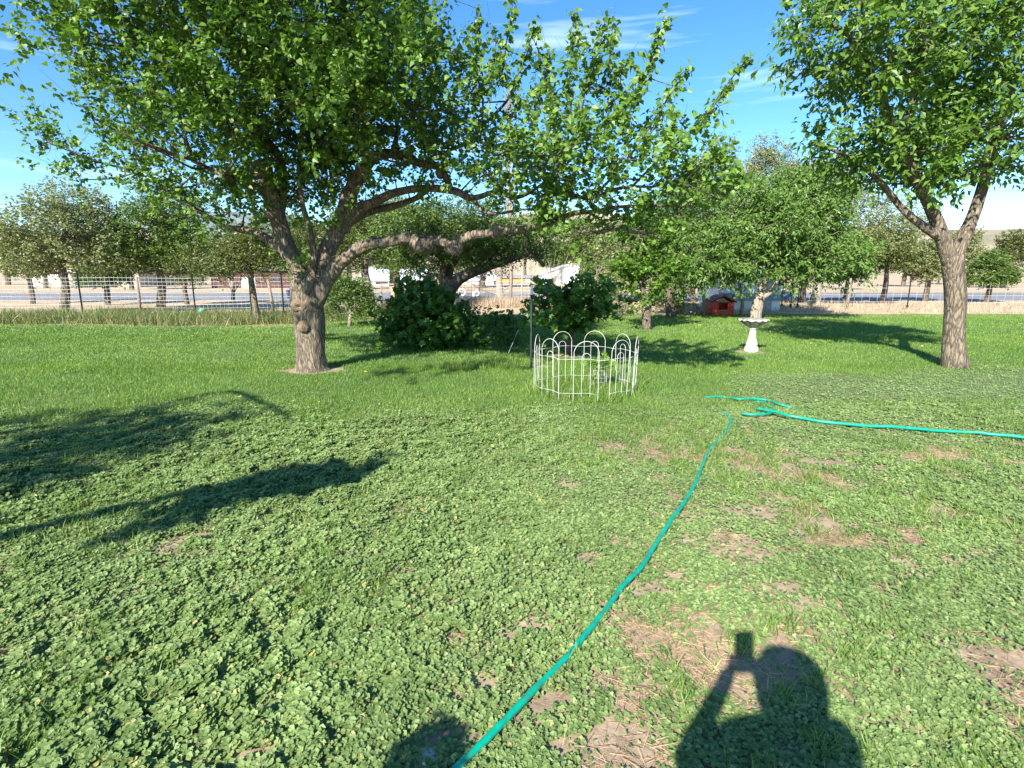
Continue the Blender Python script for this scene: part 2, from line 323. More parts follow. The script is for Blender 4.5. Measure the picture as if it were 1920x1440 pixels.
# broad mallow leaves
x, y = rand_in(860000, .95, 6.4, 1.02, 2.2); 
x = np.concatenate([x, rng.uniform(1.0, 9.5, 70000)]); y = np.concatenate([y, rng.uniform(5.6, 9.2, 70000)])
e = mallow_edge(x); b = bare(x, y); edge = 1/(1+np.exp((y-e)*5))
grassy = np.clip((fbm(x*1.1+5, y*1.1, 8., 3)-.56)*8, 0, 1)
small = np.clip((fbm(x*1.5, y*1.5, 12., 3)-.5+.10*np.clip((x-.1*y), -.5, 1))*6, 0, 1)
ch = clumph(x, y)
keep = rng.random(len(x)) < edge*(1-b)**1.5*(.22+.78*ch)*(1-.6*small)*(1-.45*grassy)
keep &= rng.random(len(x)) < np.clip(1.1-(y-3)*.06, .6, 1)
x, y, ch, b = x[keep], y[keep], ch[keep], b[keep]; n = len(x)
lush = np.clip(.55+.5*(fbm(x*.8, y*.8, 3., 2)-.5)*2-.25*np.clip(x, -1, 1)*1, .2, 1.1)
hgt = (.014+.058*ch*lush)*(1-.5*b)
z = gz(x, y)+hgt*(.35+.65*rng.random(n)**.6)
sz = (.0112+.0115*rng.random(n)+.010*np.clip(fbm(x*2, y*2, 31.)-.5, 0, 1))*(.78+.38*lush)
nn = upn(n, .30)
order = np.clip(rng.random(n)*.8+.35*(fbm(x*3, y*3, 7.)-.5), 0, .99); order[rng.random(n) < .012] = 1
mal = scatter('mallow_cover', 'round', np.stack([x, y, z], 1), nrm(hdir(n)-nn*0), nn, sz*1.08, sz*1.08, M['mallow'], rnd=order)
tag(mal, 'round leaved mallow carpeting the near ground', 'ground cover', kind='stuff')
# small clover between
x, y = rand_in(360000, 1.0, 6.8, 1.02, 2.0); x = np.concatenate([x, rng.uniform(1.5, 9.5, 50000)]); y = np.concatenate([y, rng.uniform(6.3, 9.3, 50000)]); e = mallow_edge(x)+.5; b = bare(x, y)
small = np.clip((fbm(x*1.5, y*1.5, 12., 3)-.5+.10*np.clip((x-.1*y), -.5, 1))*6, 0, 1)
keep = rng.random(len(x)) < (1/(1+np.exp((y-e)*5)))*(1-.9*b)*(.25+.65*small); x, y = x[keep], y[keep]; n = len(x)
z = gz(x, y)+.008+.03*rng.random(n)*clumph(x*1.3, y*1.3); nn = upn(n, .38); sz = .010+.009*rng.random(n)
tag(scatter('clover_cover', 'trefoil', np.stack([x, y, z], 1), hdir(n), nn, sz, sz, M['smallclover']), 'small clover and low weeds among the mallow and bare soil', 'ground cover', kind='stuff')
# mallow sprays on bare soil edges: short stems, straw litter
x, y = rand_in(360000, .95, 7.0, 1.02, 2.0); b = bare(x, y)
keep = rng.random(len(x)) < np.clip(b*.9+.06, 0, 1)*np.clip((fbm(x*4, y*4, 22., 3)-.38)*4, 0.05, 1); x, y = x[keep], y[keep]; n = len(x)
dd = hdir(n)+np.stack([np.full(n, .35), np.full(n, -.1), rng.normal(0, .10, n)], 1)
tag(scatter('straw_litter', 'straw', np.stack([x, y, gz(x, y)+.004+.012*rng.random(n)], 1), dd, upn(n, .3), .02+.09*rng.random(n)**2.5, .0012+.0011*rng.random(n), M['straw']), 'dry straw and dead stems lying on the bare soil', 'straw', kind='stuff')
# grass tufts in the clover
cx, cy = rand_in(4200, 1.1, 6.6, 1.02, 2.0); k = rng.random(len(cx)) < np.clip((fbm(cx*1.1+5, cy*1.1, 8., 3)-.42)*3, .02, 1); cx, cy = cx[k], cy[k]
x = np.repeat(cx, 22)+rng.normal(0, .035, len(cx)*22); y = np.repeat(cy, 22)+rng.normal(0, .035, len(cx)*22); n = len(x)
dd = nrm(np.stack([rng.normal(0, .45, n), rng.normal(0, .45, n), np.ones(n)], 1))
tuft = scatter('grass_tufts', 'blade', np.stack([x, y, gz(x, y)], 1), dd, nrm(hdir(n)+[0, 0, .3]), .05+.06*rng.random(n), .003+.002*rng.random(n), M['grass'])
tag(tuft, 'loose tufts of grass poking through the mallow', 'grass', kind='stuff')
# lawn
def lawn(n, y0, y1, h, w, power=1):
    x, y = rand_in(n, y0, y1, .98, .6, power)
    k = (y < lawn_end(x)) & (rng.random(len(x)) < (1/(1+np.exp(-(y-mallow_edge(x))*4)))*(1-dirt(x, y))*(.55+.45*np.clip((fbm(x*1.7, y*1.7, 2., 3)-.25)*2.5, 0, 1)))
    x, y = x[k], y[k]; n = len(x); hh = h*(.6+.6*fbm(x*.9, y*.9, 5., 3))*(.6+.6*rng.random(n))
    dd = nrm(np.stack([rng.normal(.05, .38, n), rng.normal(.1, .38, n), np.ones(n)], 1))
    return np.stack([x, y, gz(x, y)-.003], 1), dd, hh, np.full(n, w)*(.7+.6*rng.random(n))
A = [lawn(150000, 5.0, 9.5, .062, .0052), lawn(120000, 8.5, 14, .058, .0085), lawn(110000, 12.5, 21, .06, .014)]
pos, dd, hh, ww = [np.concatenate([a[j] for a in A]) for j in range(4)]; n = len(pos)
rr = np.clip(.15+.5*fbm(pos[:, 0]*.8, pos[:, 1]*.8, 4., 4)+.45*(rng.random(n)-.35)+np.clip(pos[:, 1]-9, 0, 6)*.012, 0, .93); rr[rng.random(n) < .02] = 1
tag(scatter('lawn_grass', 'blade', pos, dd, nrm(hdir(n)+[0, -.3, .25]), hh, ww, M['grass'], rnd=rr), 'short green lawn grass round the trees', 'grass', kind='stuff')
# taller tufts near the tree rows and the wire ring
def tallgrass(name, cx, cy, per, sd, h, w, mat, label, cat='grass', lean=.3):
    cx = np.asarray(cx); cy = np.asarray(cy); x = np.repeat(cx, per)+rng.normal(0, sd, len(cx)*per); y = np.repeat(cy, per)+rng.normal(0, sd, len(cx)*per); n = len(x)
    dd = nrm(np.stack([rng.normal(0, lean, n), rng.normal(0, lean, n), np.ones(n)], 1))
    return tag(scatter(name, 'blade', np.stack([x, y, np.zeros(n)], 1), dd, nrm(hdir(n)+[0, -.2, .1]), h*(.5+.7*rng.random(n)), w*(.6+.8*rng.random(n)), M[mat]), label, cat, kind='stuff')
a = rng.random(170)*6.283; r = np.sqrt(rng.random(170))*.75; rc = np.array([.97, 7.2])
tallgrass('long_grass', np.concatenate([rc[0]+r*np.cos(a), rng.uniform(-1.2, .2, 60)]), np.concatenate([rc[1]+r*np.sin(a), rng.uniform(8.7, 9.6, 60)]), 26, .05, .15, .006, 'grass', 'longer green grass growing inside the white wire ring')
n = 900; x = rng.uniform(-22, -4.7, n); y = lawn_end(x)+.2+rng.random(n)**1.4*3.2
tallgrass('tall_weeds', x, y, 24, .16, .42, .012, 'weed', 'tall green and tan weeds growing along the left wire fence', 'weeds')
n = 800; x = rng.uniform(-5.5, 3, n); y = 20.6+rng.random(n)*4.5+np.where(x > -2.6, 4.0, 0)
tallgrass('dry_weeds', x, y, 22, .18, .42, .013, 'dry', 'dead brown weeds along the foot of the far fence', 'weeds')
n = 500; x = rng.uniform(3, 26, n); y = 21.6+rng.random(n)*6
tallgrass('dry_grass', x, y, 20, .2, .22, .014, 'dry', 'low dry grass beyond the right hand fence', 'weeds')

# ------------------------------------------------------------------ trees
def blob_points(blobs, dens, shell=.55, thr=.42):
    out = []; outd = []
    for (c, r) in blobs:
        c = np.array(c); r = np.array(r); vol = 4.19*np.prod(r); n = max(3, int(vol*dens))
        v = nrm(rng.normal(size=(n, 3))); q = rng.random(n)**(1/3*shell*1.6); p = c+v*q[:, None]*r
        k = fbm(p[:, 0]*1.9, p[:, 1]*1.9, p[:, 2]*1.9, 2) > thr
        out.append(p[k]); outd.append(v[k])
    return np.concatenate(out), np.concatenate(outd)
def shoots(p, out, length, per, up=.7, droop=.6, jit=.04, lens=(.06, .09)):
    """leaves strung along short shoots; returns leaf bases, directions, normals, and the shoot ends"""
    n = len(p); d = nrm(out*.55+np.array([0, 0, up])+rng.normal(0, .42, (n, 3))); ln = length*(.5+.9*rng.random(n))
    t = rng.random((n, per)); bend = np.stack([np.zeros((n, per)), np.zeros((n, per)), -t**2*ln[:, None]*.2], 2)
    b = p[:, None, :]+d[:, None, :]*(t*ln[:, None])[:, :, None]+bend+rng.normal(0, jit, (n, per, 3))
    b = b.reshape(-1, 3); m = len(b)
    ld = nrm(rng.normal(0, 1, (m, 3))*[1, 1, .5]+np.repeat(d, per, 0)*.5-np.array([0, 0, droop]))
    nn = nrm(rng.normal(0, .55, (m, 3))+np.array([-.25, -.5, .75]))
    le = lens[0]+(lens[1]-lens[0])*rng.random(m)
    return b, ld, nn, le, p, p+d*ln[:, None]
def branches(mb, nodes, starts, ends, cell=.8, r1=.02, r2=.006, twig=True, k1=5, frac=1.0):
    """side branches from the limbs (nodes: x,y,z,r) out to every group of shoots, twigs to each shoot"""
    key = np.floor(starts/cell).astype(int); u, inv = np.unique(key, axis=0, return_inverse=True); inv = inv.ravel()
    for j in range(len(u)):
        ix = np.where(inv == j)[0]; c = starts[ix].mean(0); dist = np.linalg.norm(nodes[:, :3]-c, axis=1)+np.abs(nodes[:, 2]-c[2])*0+np.where(nodes[:, 2] > c[2]+.2, .5, 0)
        a = nodes[np.argmin(dist)]; D = dist.min()
        if .05 < D < 1.7:
            mid = (a[:3]+c)/2+np.array([random.gauss(0, .08*D), random.gauss(0, .08*D), -.05*D]); rr = min(a[3]*.7, r1*(.6+.35*D))
            mb.tube(cr([a[:3], mid, c], .25), np.linspace(1, .4, len(cr([a[:3], mid, c], .25)))*rr, k1, False)
        if twig and D < 1.7:
            for q in ix:
                if random.random() < frac:
                    m_ = (c+starts[q])/2+rng.normal(0, .03, 3); mb.tube([c, m_, starts[q], ends[q]], [r2, r2*.85, r2*.6, r2*.25], 3, False)
DM = 4.6; LM = 1.2
def make_tree(name, label, base, limbs, blobs, dens, per, mat, leaf='oval', lens=(.05, .08), wr=.6, length=.4, droop=.5, bark='bark', group=None, cell=.8, up=.6, sides=10, twigs=True, cat='tree', r1=.02, crown='crown', extra=None, frac=.6, disp=True):
    root = empty(name, base, label, cat, group); tm = MB(); nodes = []
    for lb in limbs:
        c = cr(lb, .14); nodes.append(c); tm.tube(c[:, :3], c[:, 3], sides, True, knobbly(.10, 4) if disp else None)
    nodes = np.concatenate(nodes)
    tm.build('trunk', M[bark], root)
    p, out = blob_points([(c_, tuple(np.array(r_)*(1.12 if leaf == 'palm' else 1))) for c_, r_ in blobs], dens*DM, thr=.27 if leaf == 'palm' else .41)
    if leaf != 'palm': lens = (lens[0]*LM, lens[1]*LM)
    b, ld, nn, le, s0, s1 = shoots(p, out, length, per, up=up, droop=droop, lens=lens)
    bm = MB(); branches(bm, nodes, s0, s1, cell, r1, .005, twigs, 5, frac*.3)
    if extra:
        for e in extra: bm.tube(e[0], e[1], 4, False)
    bm.build('branches', M[bark], root)
    scatter(crown, leaf, b, ld, nn, le, le*wr/ (1 if leaf != 'heart' else 1), M[mat], root, np.clip(rng.beta(2, 2.4, len(b)), 0, 1) if True else None)
    return root
def PB(px, py, Y, rx, ry, rd): return (P(px, py, Y), (rx*pm(Y), rd, ry*pm(Y)*.97))
def PL(pts): return [tuple(P(a, b, Y))+(r*pm(Y),) for (a, b, Y, r) in pts]       # r = half width in photo pixels

# ---- the big old apricot tree
tb = G(585, 694); TY = tb[1]
root = empty('apricot_tree', tb, 'big old spreading fruit tree with burled trunk and long low limb reaching right', 'tree')
limbs = [
 [(585, 702, TY, 44), (583, 691, TY, 34), (582, 665, TY, 28), (581, 630, TY, 28), (580, 600, TY, 29), (577, 570, TY, 31), (575, 545, TY, 32), (575, 525, TY, 30), (572, 505, TY, 24)],
 [(573, 560, TY, 22), (563, 520, TY, 20), (551, 490, TY, 19), (539, 462, TY, 18), (528, 435, TY, 17), (519, 405, TY-.05, 17), (511, 375, TY-.1, 17), (503, 345, TY-.15, 17), (497, 322, TY-.2, 13)],
 [(519, 400, TY-.05, 15), (528, 365, TY, 12), (529, 330, TY, 10), (522, 292, TY-.1, 9), (503, 268, TY-.2, 8), (478, 240, TY-.3, 7), (450, 212, TY-.4, 6), (415, 185, TY-.5, 5), (370, 140, TY-.5, 4), (330, 60, TY-.5, 3)],
 [(540, 475, TY, 11), (515, 458, TY, 10), (488, 440, TY+.1, 8), (455, 430, TY+.1, 7), (420, 425, TY+.2, 6), (380, 400, TY+.2, 5), (330, 370, TY+.2, 4), (270, 320, TY, 3)],
 [(507, 360, TY-.1, 8), (480, 350, TY-.3, 7), (450, 335, TY-.5, 6), (420, 330, TY-.6, 5), (360, 300, TY-.7, 4)],
 [(582, 540, TY-.05, 11), (588, 500, TY-.1, 8), (586, 460, TY-.15, 6.5), (579, 420, TY-.2, 5.5), (570, 395, TY-.2, 5.5), (563, 350, TY-.3, 4), (560, 290, TY-.3, 3), (575, 200, TY-.3, 2.5), (560, 80, TY-.3, 2)],
 [(588, 550, TY, 22), (601, 505, TY+.05, 20), (616, 465, TY+.1, 18), (632, 435, TY+.1, 17), (652, 412, TY+.1, 15), (672, 392, TY, 12), (700, 380, TY, 10), (740, 362, TY-.1, 9), (790, 353, TY-.2, 8), (850, 357, TY-.35, 7), (885, 371, TY-.5, 6), (930, 360, TY-.6, 5), (968, 370, TY-.7, 4.5), (1010, 350, TY-1, 3), (1060, 300, TY-1.2, 2.5)],
 [(650, 418, TY+.15, 9), (690, 398, TY+.3, 8), (735, 387, TY+.35, 7), (775, 374, TY+.2, 6), (800, 358, TY-.1, 6)],
 [(640, 432, TY+.1, 18), (648, 395, TY+.05, 17), (657, 360, TY, 16), (672, 332, TY, 15), (690, 308, TY, 12), (712, 290, TY, 10), (745, 290, TY-.1, 9), (785, 305, TY-.2, 8), (820, 312, TY-.3, 8), (836, 332, TY-.4, 7), (845, 355, TY-.4, 6)],
 [(698, 300, TY, 8), (678, 278, TY, 6), (658, 248, TY-.1, 5), (645, 215, TY-.1, 4), (628, 170, TY-.2, 3.5), (612, 140, TY-.2, 3), (600, 60, TY-.2, 2.5), (610, -60, TY-.2, 2)],
 [(828, 318, TY-.35, 6), (838, 285, TY-.5, 4), (870, 270, TY-.7, 3.5), (905, 235, TY-.9, 3), (950, 190, TY-1.2, 2.5), (985, 130, TY-1.4, 1.8)],
 [(735, 290, TY-.1, 6), (745, 240, TY-.2, 4), (735, 180, TY-.3, 3), (750, 100, TY-.3, 2.5), (740, 0, TY-.4, 2)],
 [(590, 570, TY-.05, 19), (610, 530, TY-.1, 17), (633, 498, TY-.15, 15), (660, 474, TY-.2, 13), (697, 458, TY-.3, 11.5), (730, 453, TY-.4, 10.5), (762, 448, TY-.5, 11), (792, 450, TY-.6, 11), (822, 452, TY-.7, 10), (850, 456, TY-.8, 11), (880, 443, TY-.9, 10), (915, 437, TY-1, 9), (955, 432, TY-1.15, 8.5), (1000, 425, TY-1.3, 8.5), (1040, 416, TY-1.5, 7.5), (1075, 400, TY-1.65, 5.5), (1115, 397, TY-1.8, 4.5), (1150, 389, TY-1.9, 4), (1215, 386, TY-2.1, 3), (1290, 388, TY-2.2, 2)],
 [(1000, 424, TY-1.3, 7), (1015, 398, TY-1.35, 6), (1030, 365, TY-1.4, 5.5), (1036, 352, TY-1.45, 5), (1075, 366, TY-1.6, 4.5), (1110, 372, TY-1.7, 4), (1150, 356, TY-1.9, 3.5), (1185, 350, TY-2, 3), (1240, 348, TY-2.1, 2), (1300, 320, TY-2.2, 1.5), (1345, 300, TY-2.2, 1)],
 [(1032, 356, TY-1.42, 4.5), (1050, 320, TY-1.5, 3.5), (1075, 270, TY-1.7, 3), (1090, 210, TY-1.8, 2.5), (1100, 150, TY-1.9, 1.8), (1125, 60, TY-2, 1.1)],
 [(1050, 414, TY-1.55, 4.5), (1085, 428, TY-1.7, 3.5), (1110, 436, TY-1.8, 3.2), (1160, 430, TY-1.9, 3), (1200, 437, TY-2, 2.2), (1250, 452, TY-2.1, 1.4)],
 [(1110, 372, TY-1.7, 3), (1150, 330, TY-1.9, 2.5), (1190, 280, TY-2, 2.2), (1220, 235, TY-2.1, 2), (1262, 170, TY-2.2, 1.3), (1292, 125, TY-2.3, .8)],
 [(1185, 350, TY-2, 2.5), (1235, 300, TY-2.1, 2.2), (1290, 250, TY-2.2, 2), (1340, 190, TY-2.3, 1.4), (1385, 130, TY-2.4, .9), (1408, 108, TY-2.4, .7)],
 [(1090, 240, TY-1.75, 2.5), (1150, 190, TY-1.9, 1.8), (1205, 140, TY-2.1, 1.4), (1235, 80, TY-2.2, 1), (1255, 35, TY-2.2, .7)],
 [(885, 371, TY-.5, 4.5), (905, 395, TY-.7, 3.5), (935, 400, TY-.9, 3), (990, 392, TY-1.1, 2), (1030, 400, TY-1.2, 1.5)],
 [(905, 235, TY-.9, 2.5), (905, 150, TY-1.2, 1.8), (895, 60, TY-1.4, 1.1), (893, 15, TY-1.4, .7)],
]
WL = [[(*P(560, 80, TY-.3), .03), (-3.5, 8.2, 6.0, .03), (-3.8, 6.8, 5.9, .03), (-3.6, 5.2, 5.7, .025), (-2.9, 3.9, 5.4, .02)], [(-3.7, 6.8, 5.9, .03), (-2.2, 6.2, 5.7, .03), (-1.0, 5.5, 5.6, .025), (-.6, 4.2, 5.3, .02)], [(-3.8, 6.8, 5.9, .03), (-5.3, 6.4, 5.8, .02)]]  # added overhead limbs out of view, carrying the shading leaf clumps
tm = MB(); nodes = []
for j, lb in enumerate(limbs):
    c = cr(PL(lb), .045 if j in (0, 1, 6, 8, 12) else .08); nodes.append(c)
    big = lb[0][3] > 14; c[:, 3] *= (.92 if j == 0 else .86)
    tm.tube(c[:, :3], c[:, 3]*(1 if big else 1.02), 56 if j == 0 else (26 if big else 12), True, knobbly(.10 if j == 0 else .22, 3.2 if j == 0 else 5.5, .085 if big else .04, 15))
tm.build('trunk', M['bark'], root)
for lb in WL: c = cr(lb, .15); nodes.append(c); tm2 = c
nodes = np.concatenate(nodes)
def burl(px, py, Y, rx, ry, rd, mat='cutwood', hole=False):
    mb = MB(); c = P(px, py, Y); prof = []; k = 22
    v = []; f = []
    for i_ in range(13):
        th = math.pi*i_/12
        for j_ in range(k):
            ph = 2*math.pi*j_/k; d = np.array([math.sin(th)*math.cos(ph), math.sin(th)*math.sin(ph), math.cos(th)])
            r_ = 1+.55*(float(fbm(d[0]*2.2+px, d[1]*2.2+py, d[2]*2.2, 3))-.5)
            if hole: r_ *= 1-.75*math.exp(-((d[0]-.2)**2+(d[1]+.95)**2+(d[2]+.25)**2)/.12)
            v.append(c+d*r_*np.array([rx*pm(Y), rd, ry*pm(Y)]))
    f = [(i_*k+j_, i_*k+(j_+1) % k, (i_+1)*k+(j_+1) % k, (i_+1)*k+j_) for i_ in range(12) for j_ in range(k)]
    mb.add(v, f); return mb.build('burl', M[mat], root)
burl(562, 572, TY-.18, 17, 13, .12, hole=True); burl(570, 613, TY-.21, 11, 12, .09); burl(491, 318, TY-.22, 19, 17, .16, hole=True); burl(566, 540, TY-.16, 22, 14, .1, 'bark')
burl(683, 322, TY-.1, 14, 14, .14); burl(793, 459, TY-.65, 23, 16, .13, 'bark'); burl(852, 463, TY-.85, 17, 15, .12, 'bark'); burl(760, 446, TY-.55, 14, 12, .1, 'bark'); burl(508, 402, TY-.15, 12, 9, .1); burl(650, 487, TY-.26, 9, 7, .08); burl(700, 455, TY-.3, 12, 11, .1, 'bark')
burl(935, 434, TY-1.05, 16, 12, .10, 'bark'); burl(827, 322, TY-.35, 10, 13, .09); burl(1010, 415, TY-1.32, 13, 10, .08, 'bark')
blobs = [PB(*a) for a in [
 (330, 250, 8.5, 110, 110, 1.3), (250, 110, 8.5, 100, 100, 1.2), (190, 280, 8.8, 80, 70, .9), (370, 360, 8.4, 75, 50, .8), (350, 20, 8.5, 110, 100, 1.3),
 (440, 300, 8.1, 60, 55, .9), (450, 170, 8.1, 85, 80, 1.2), (550, 70, 8.2, 105, 100, 1.4), (440, 20, 7.9, 90, 90, 1.2), (680, 50, 8.2, 95, 85, 1.3), (600, 210, 8.4, 100, 80, 1.4),
 (735, 170, 8.1, 85, 80, 1.2), (640, 310, 8.7, 60, 45, .9), (545, 330, 9.0, 45, 40, .7), (770, 260, 8.2, 70, 50, 1.1), (470, 370, 8.3, 40, 35, .6), (745, 60, 8.3, 52, 70, .8),
 (850, 150, 7.6, 55, 60, .9), (900, 140, 7.4, 45, 50, .8), (860, 240, 7.7, 80, 55, 1.1), (945, 280, 7.4, 75, 55, 1.0), (950, 180, 7.2, 38, 55, .7), (880, 320, 7.8, 60, 35, .8),
 (1010, 240, 7.1, 60, 75, .8), (1080, 200, 6.9, 55, 65, .8), (1130, 130, 6.8, 35, 50, .5), (1090, 280, 6.9, 80, 55, .9), (1160, 240, 6.7, 60, 60, .8), (1235, 290, 6.6, 60, 38, .7), (1300, 275, 6.5, 45, 30, .6),
 (1100, 350, 7.0, 90, 32, .8), (1000, 370, 7.3, 80, 35, .8), (1210, 360, 6.7, 90, 34, .8), (1330, 330, 6.5, 48, 42, .6), (960, 335, 7.5, 60, 30, .7), (1290, 375, 6.6, 60, 25, .6), (1060, 405, 7.2, 50, 20, .5), (1180, 410, 6.9, 60, 20, .5),
 (520, -110, 8.4, 150, 90, 1.4), (700, -90, 8.4, 90, 70, 1.2), (320, -90, 8.5, 130, 80, 1.2), (600, 400, 8.9, 26, 25, .4), (460, 240, 8.6, 60, 50, .9), (660, 130, 8.7, 80, 70, 1.0), (440, 405, 8.3, 45, 28, .6), (548, 425, 8.9, 30, 20, .35), (545, 505, 8.45, 14, 16, .14), (600, 430, 8.5, 20, 18, .2), (640, 385, 8.4, 26, 22, .3), (560, 375, 8.3, 34, 26, .3), (700, 350, 8.3, 40, 25, .5), (610, 330, 9.3, 60, 45, .6), (580, 300, 8.9, 60, 40, .7), (620, 360, 9.0, 45, 34, .5), (590, 420, 9.0, 34, 24, .3), (540, 390, 9.2, 40, 34, .4), (640, 300, 8.2, 50, 34, .5), (760, 320, 9.0, 60, 30, .6), (900, 320, 8.2, 60, 34, .6), (450, 440, 8.6, 34, 20, .4), (480, 385, 8.9, 50, 36, .6), (1050, 440, 7.0, 40, 14, .4), (1150, 450, 6.9, 50, 14, .4), (910, 395, 7.4, 50, 16, .4), (560, 110, 7.0, 75, 65, .7), (650, 200, 6.9, 80, 65, .7), (740, 120, 6.9, 65, 65, .7), (820, 220, 6.9, 75, 60, .6), (900, 260, 6.7, 75, 50, .5), (700, 275, 7.3, 70, 40, .5), (520, 230, 7.2, 65, 60, .6), (450, 110, 7.0, 75, 65, .7), (960, 240, 6.6, 60, 55, .5), (1010, 300, 6.6, 70, 50, .5), (1080, 300, 6.4, 80, 55, .6), (1170, 310, 6.3, 80, 55, .6), (1260, 330, 6.3, 70, 50, .5), (1330, 360, 6.2, 45, 40, .4), (1140, 390, 6.6, 90, 25, .5), (1260, 410, 6.5, 70, 26, .5), (980, 400, 7.0, 60, 22, .4), (1340, 270, 6.4, 30, 26, .3), (470, 290, 7.4, 60, 40, .5), (650, 250, 9.2, 90, 70, .8), (800, 330, 8.6, 60, 30, .6)]]
blobs += [(np.array(c_), r_) for c_, r_ in [((-5.2, 6.5, 5.1), (1.2, .9, .5)), ((-3.9, 6.2, 4.9), (1.0, .8, .45)), ((-2.7, 6.1, 4.8), (.9, .8, .45)), ((-1.5, 6.0, 4.75), (.9, .7, .45)), ((-.5, 5.9, 4.7), (.8, .6, .4)), ((-3.3, 7.2, 5.6), (1.6, .8, .5))]]  # added clumps above the frame, keeping sun off the limbs
blobs += [(caster(a_, b_, z_), (.55, .40, .28)) for a_, b_, z_ in [(735, 712, 4.5), (800, 700, 4.5), (860, 690, 4.5), (930, 684, 4.6), (990, 668, 4.7), (700, 672, 4.8), (900, 660, 5.0), (800, 662, 4.9), (1000, 645, 4.9)]]  # added unseen clumps that shade the lawn by the dark bush
for (a_, b_, y_) in [(600, 460, TY), (560, 425, TY), (520, 400, TY), (640, 400, TY), (680, 350, TY), (705, 385, TY), (800, 357, TY-.2), (900, 368, TY-.5), (655, 478, TY-.2), (770, 450, TY-.5), (850, 457, TY-.8), (950, 433, TY-1.1), (470, 432, TY), (540, 480, TY), (590, 510, TY-.1), (510, 350, TY-.1), (1000, 424, TY-1.3), (740, 300, TY-.1)]:
    t_ = random.uniform(2.5, 3.9); blobs.append((P(a_, b_, y_)-SD*t_, (.45, .36, .26)))  # extra clumps up the sun ray, put in to shade each limb
thin = [b_ for b_ in blobs if b_[0][0] > -.9 and b_[0][2] > 2.75]; thick = [b_ for b_ in blobs if not (b_[0][0] > -.9 and b_[0][2] > 2.75)]
p, out = blob_points(thick, 56, thr=.40); p_, out_ = blob_points(thin, 40, thr=.475); p = np.concatenate([p, p_]); out = np.concatenate([out, out_])
sh = shoots(p, out, .62, 28, up=.9, droop=.75, jit=.035, lens=(.046, .080))
B = [list(sh[:4])]
# long leafy shoots standing against the sky
SH = [([(893, 160), (893, 90), (897, 20)], 7.3), ([(940, 150), (948, 90), (958, 30), (962, 5)], 7.2), ([(955, 170), (985, 110), (1003, 40)], 7.1), ([(1065, 180), (1072, 110), (1080, 60), (1078, 18)], 6.9), ([(1100, 170), (1118, 110), (1130, 60), (1135, 35)], 6.8),
      ([(1125, 170), (1140, 120), (1150, 60)], 6.8), ([(1170, 230), (1205, 160), (1225, 110), (1235, 70), (1255, 30)], 6.6), ([(1200, 290), (1235, 220), (1262, 160), (1290, 125)], 6.5), ([(1265, 290), (1310, 230), (1345, 190), (1372, 150)], 6.4), ([(1385, 128), (1408, 108)], 6.4),
      ([(1030, 200), (1022, 140), (1018, 105), (1035, 100)], 7.0), ([(890, 190), (925, 120), (930, 60)], 7.3), ([(1165, 190), (1165, 130), (1180, 110)], 6.7), ([(1245, 300), (1262, 230), (1255, 200)], 6.5), ([(1320, 320), (1350, 300), (1390, 330)], 6.4), ([(800, 60), (795, 30), (785, -10)], 7.9), ([(1345, 280), (1360, 320), (1385, 345)], 6.4), ([(800, 120), (812, 80), (806, 45)], 7.8), ([(870, 110), (838, 95), (830, 85)], 7.4), ([(1140, 230), (1190, 180), (1200, 130), (1180, 120)], 6.6)]
bm = MB()
for lb in WL: c = cr(lb, .15); bm.tube(c[:, :3], c[:, 3], 8)
for pts, Yd in SH:
    c = cr([P(a, b, Yd) for a, b in pts], .05); bm.tube(c, np.linspace(.011, .003, len(c)), 4, False)
    n = len(c)*8; ix = rng.integers(0, len(c), n); base = c[ix]+rng.normal(0, .035, (n, 3))
    B.append([base, nrm(rng.normal(0, 1, (n, 3))*[1, 1, .4]-[0, 0, .8]), nrm(rng.normal(0, .5, (n, 3))+[-.25, -.5, .75]), .052+.032*rng.random(n)])
branches(bm, nodes, sh[4], sh[5], .75, .020, .005, True, 6, .6)
for _ in range(26):      # bare dead twigs inside the crown
    q = nodes[rng.integers(0, len(nodes))]; d = nrm(rng.normal(0, 1, 3)+[0, -.6, .5]); l_ = random.uniform(.3, .8); a_ = q[:3]
    c = cr([a_, a_+d*l_*.5+rng.normal(0, .05, 3), a_+d*l_+rng.normal(0, .1, 3)], .1); bm.tube(c, np.linspace(.009, .003, len(c)), 4, False)
bm.build('branches', M['barkdark'], root)
b, ld, nn, le = [np.concatenate([x_[j] for x_ in B]) for j in range(4)]
scatter('crown', 'heart', b, ld, nn, le, le*.95, M['leaf'], root, np.clip(rng.beta(2, 2.2, len(b)), 0, 1))
NLEAF = len(b)

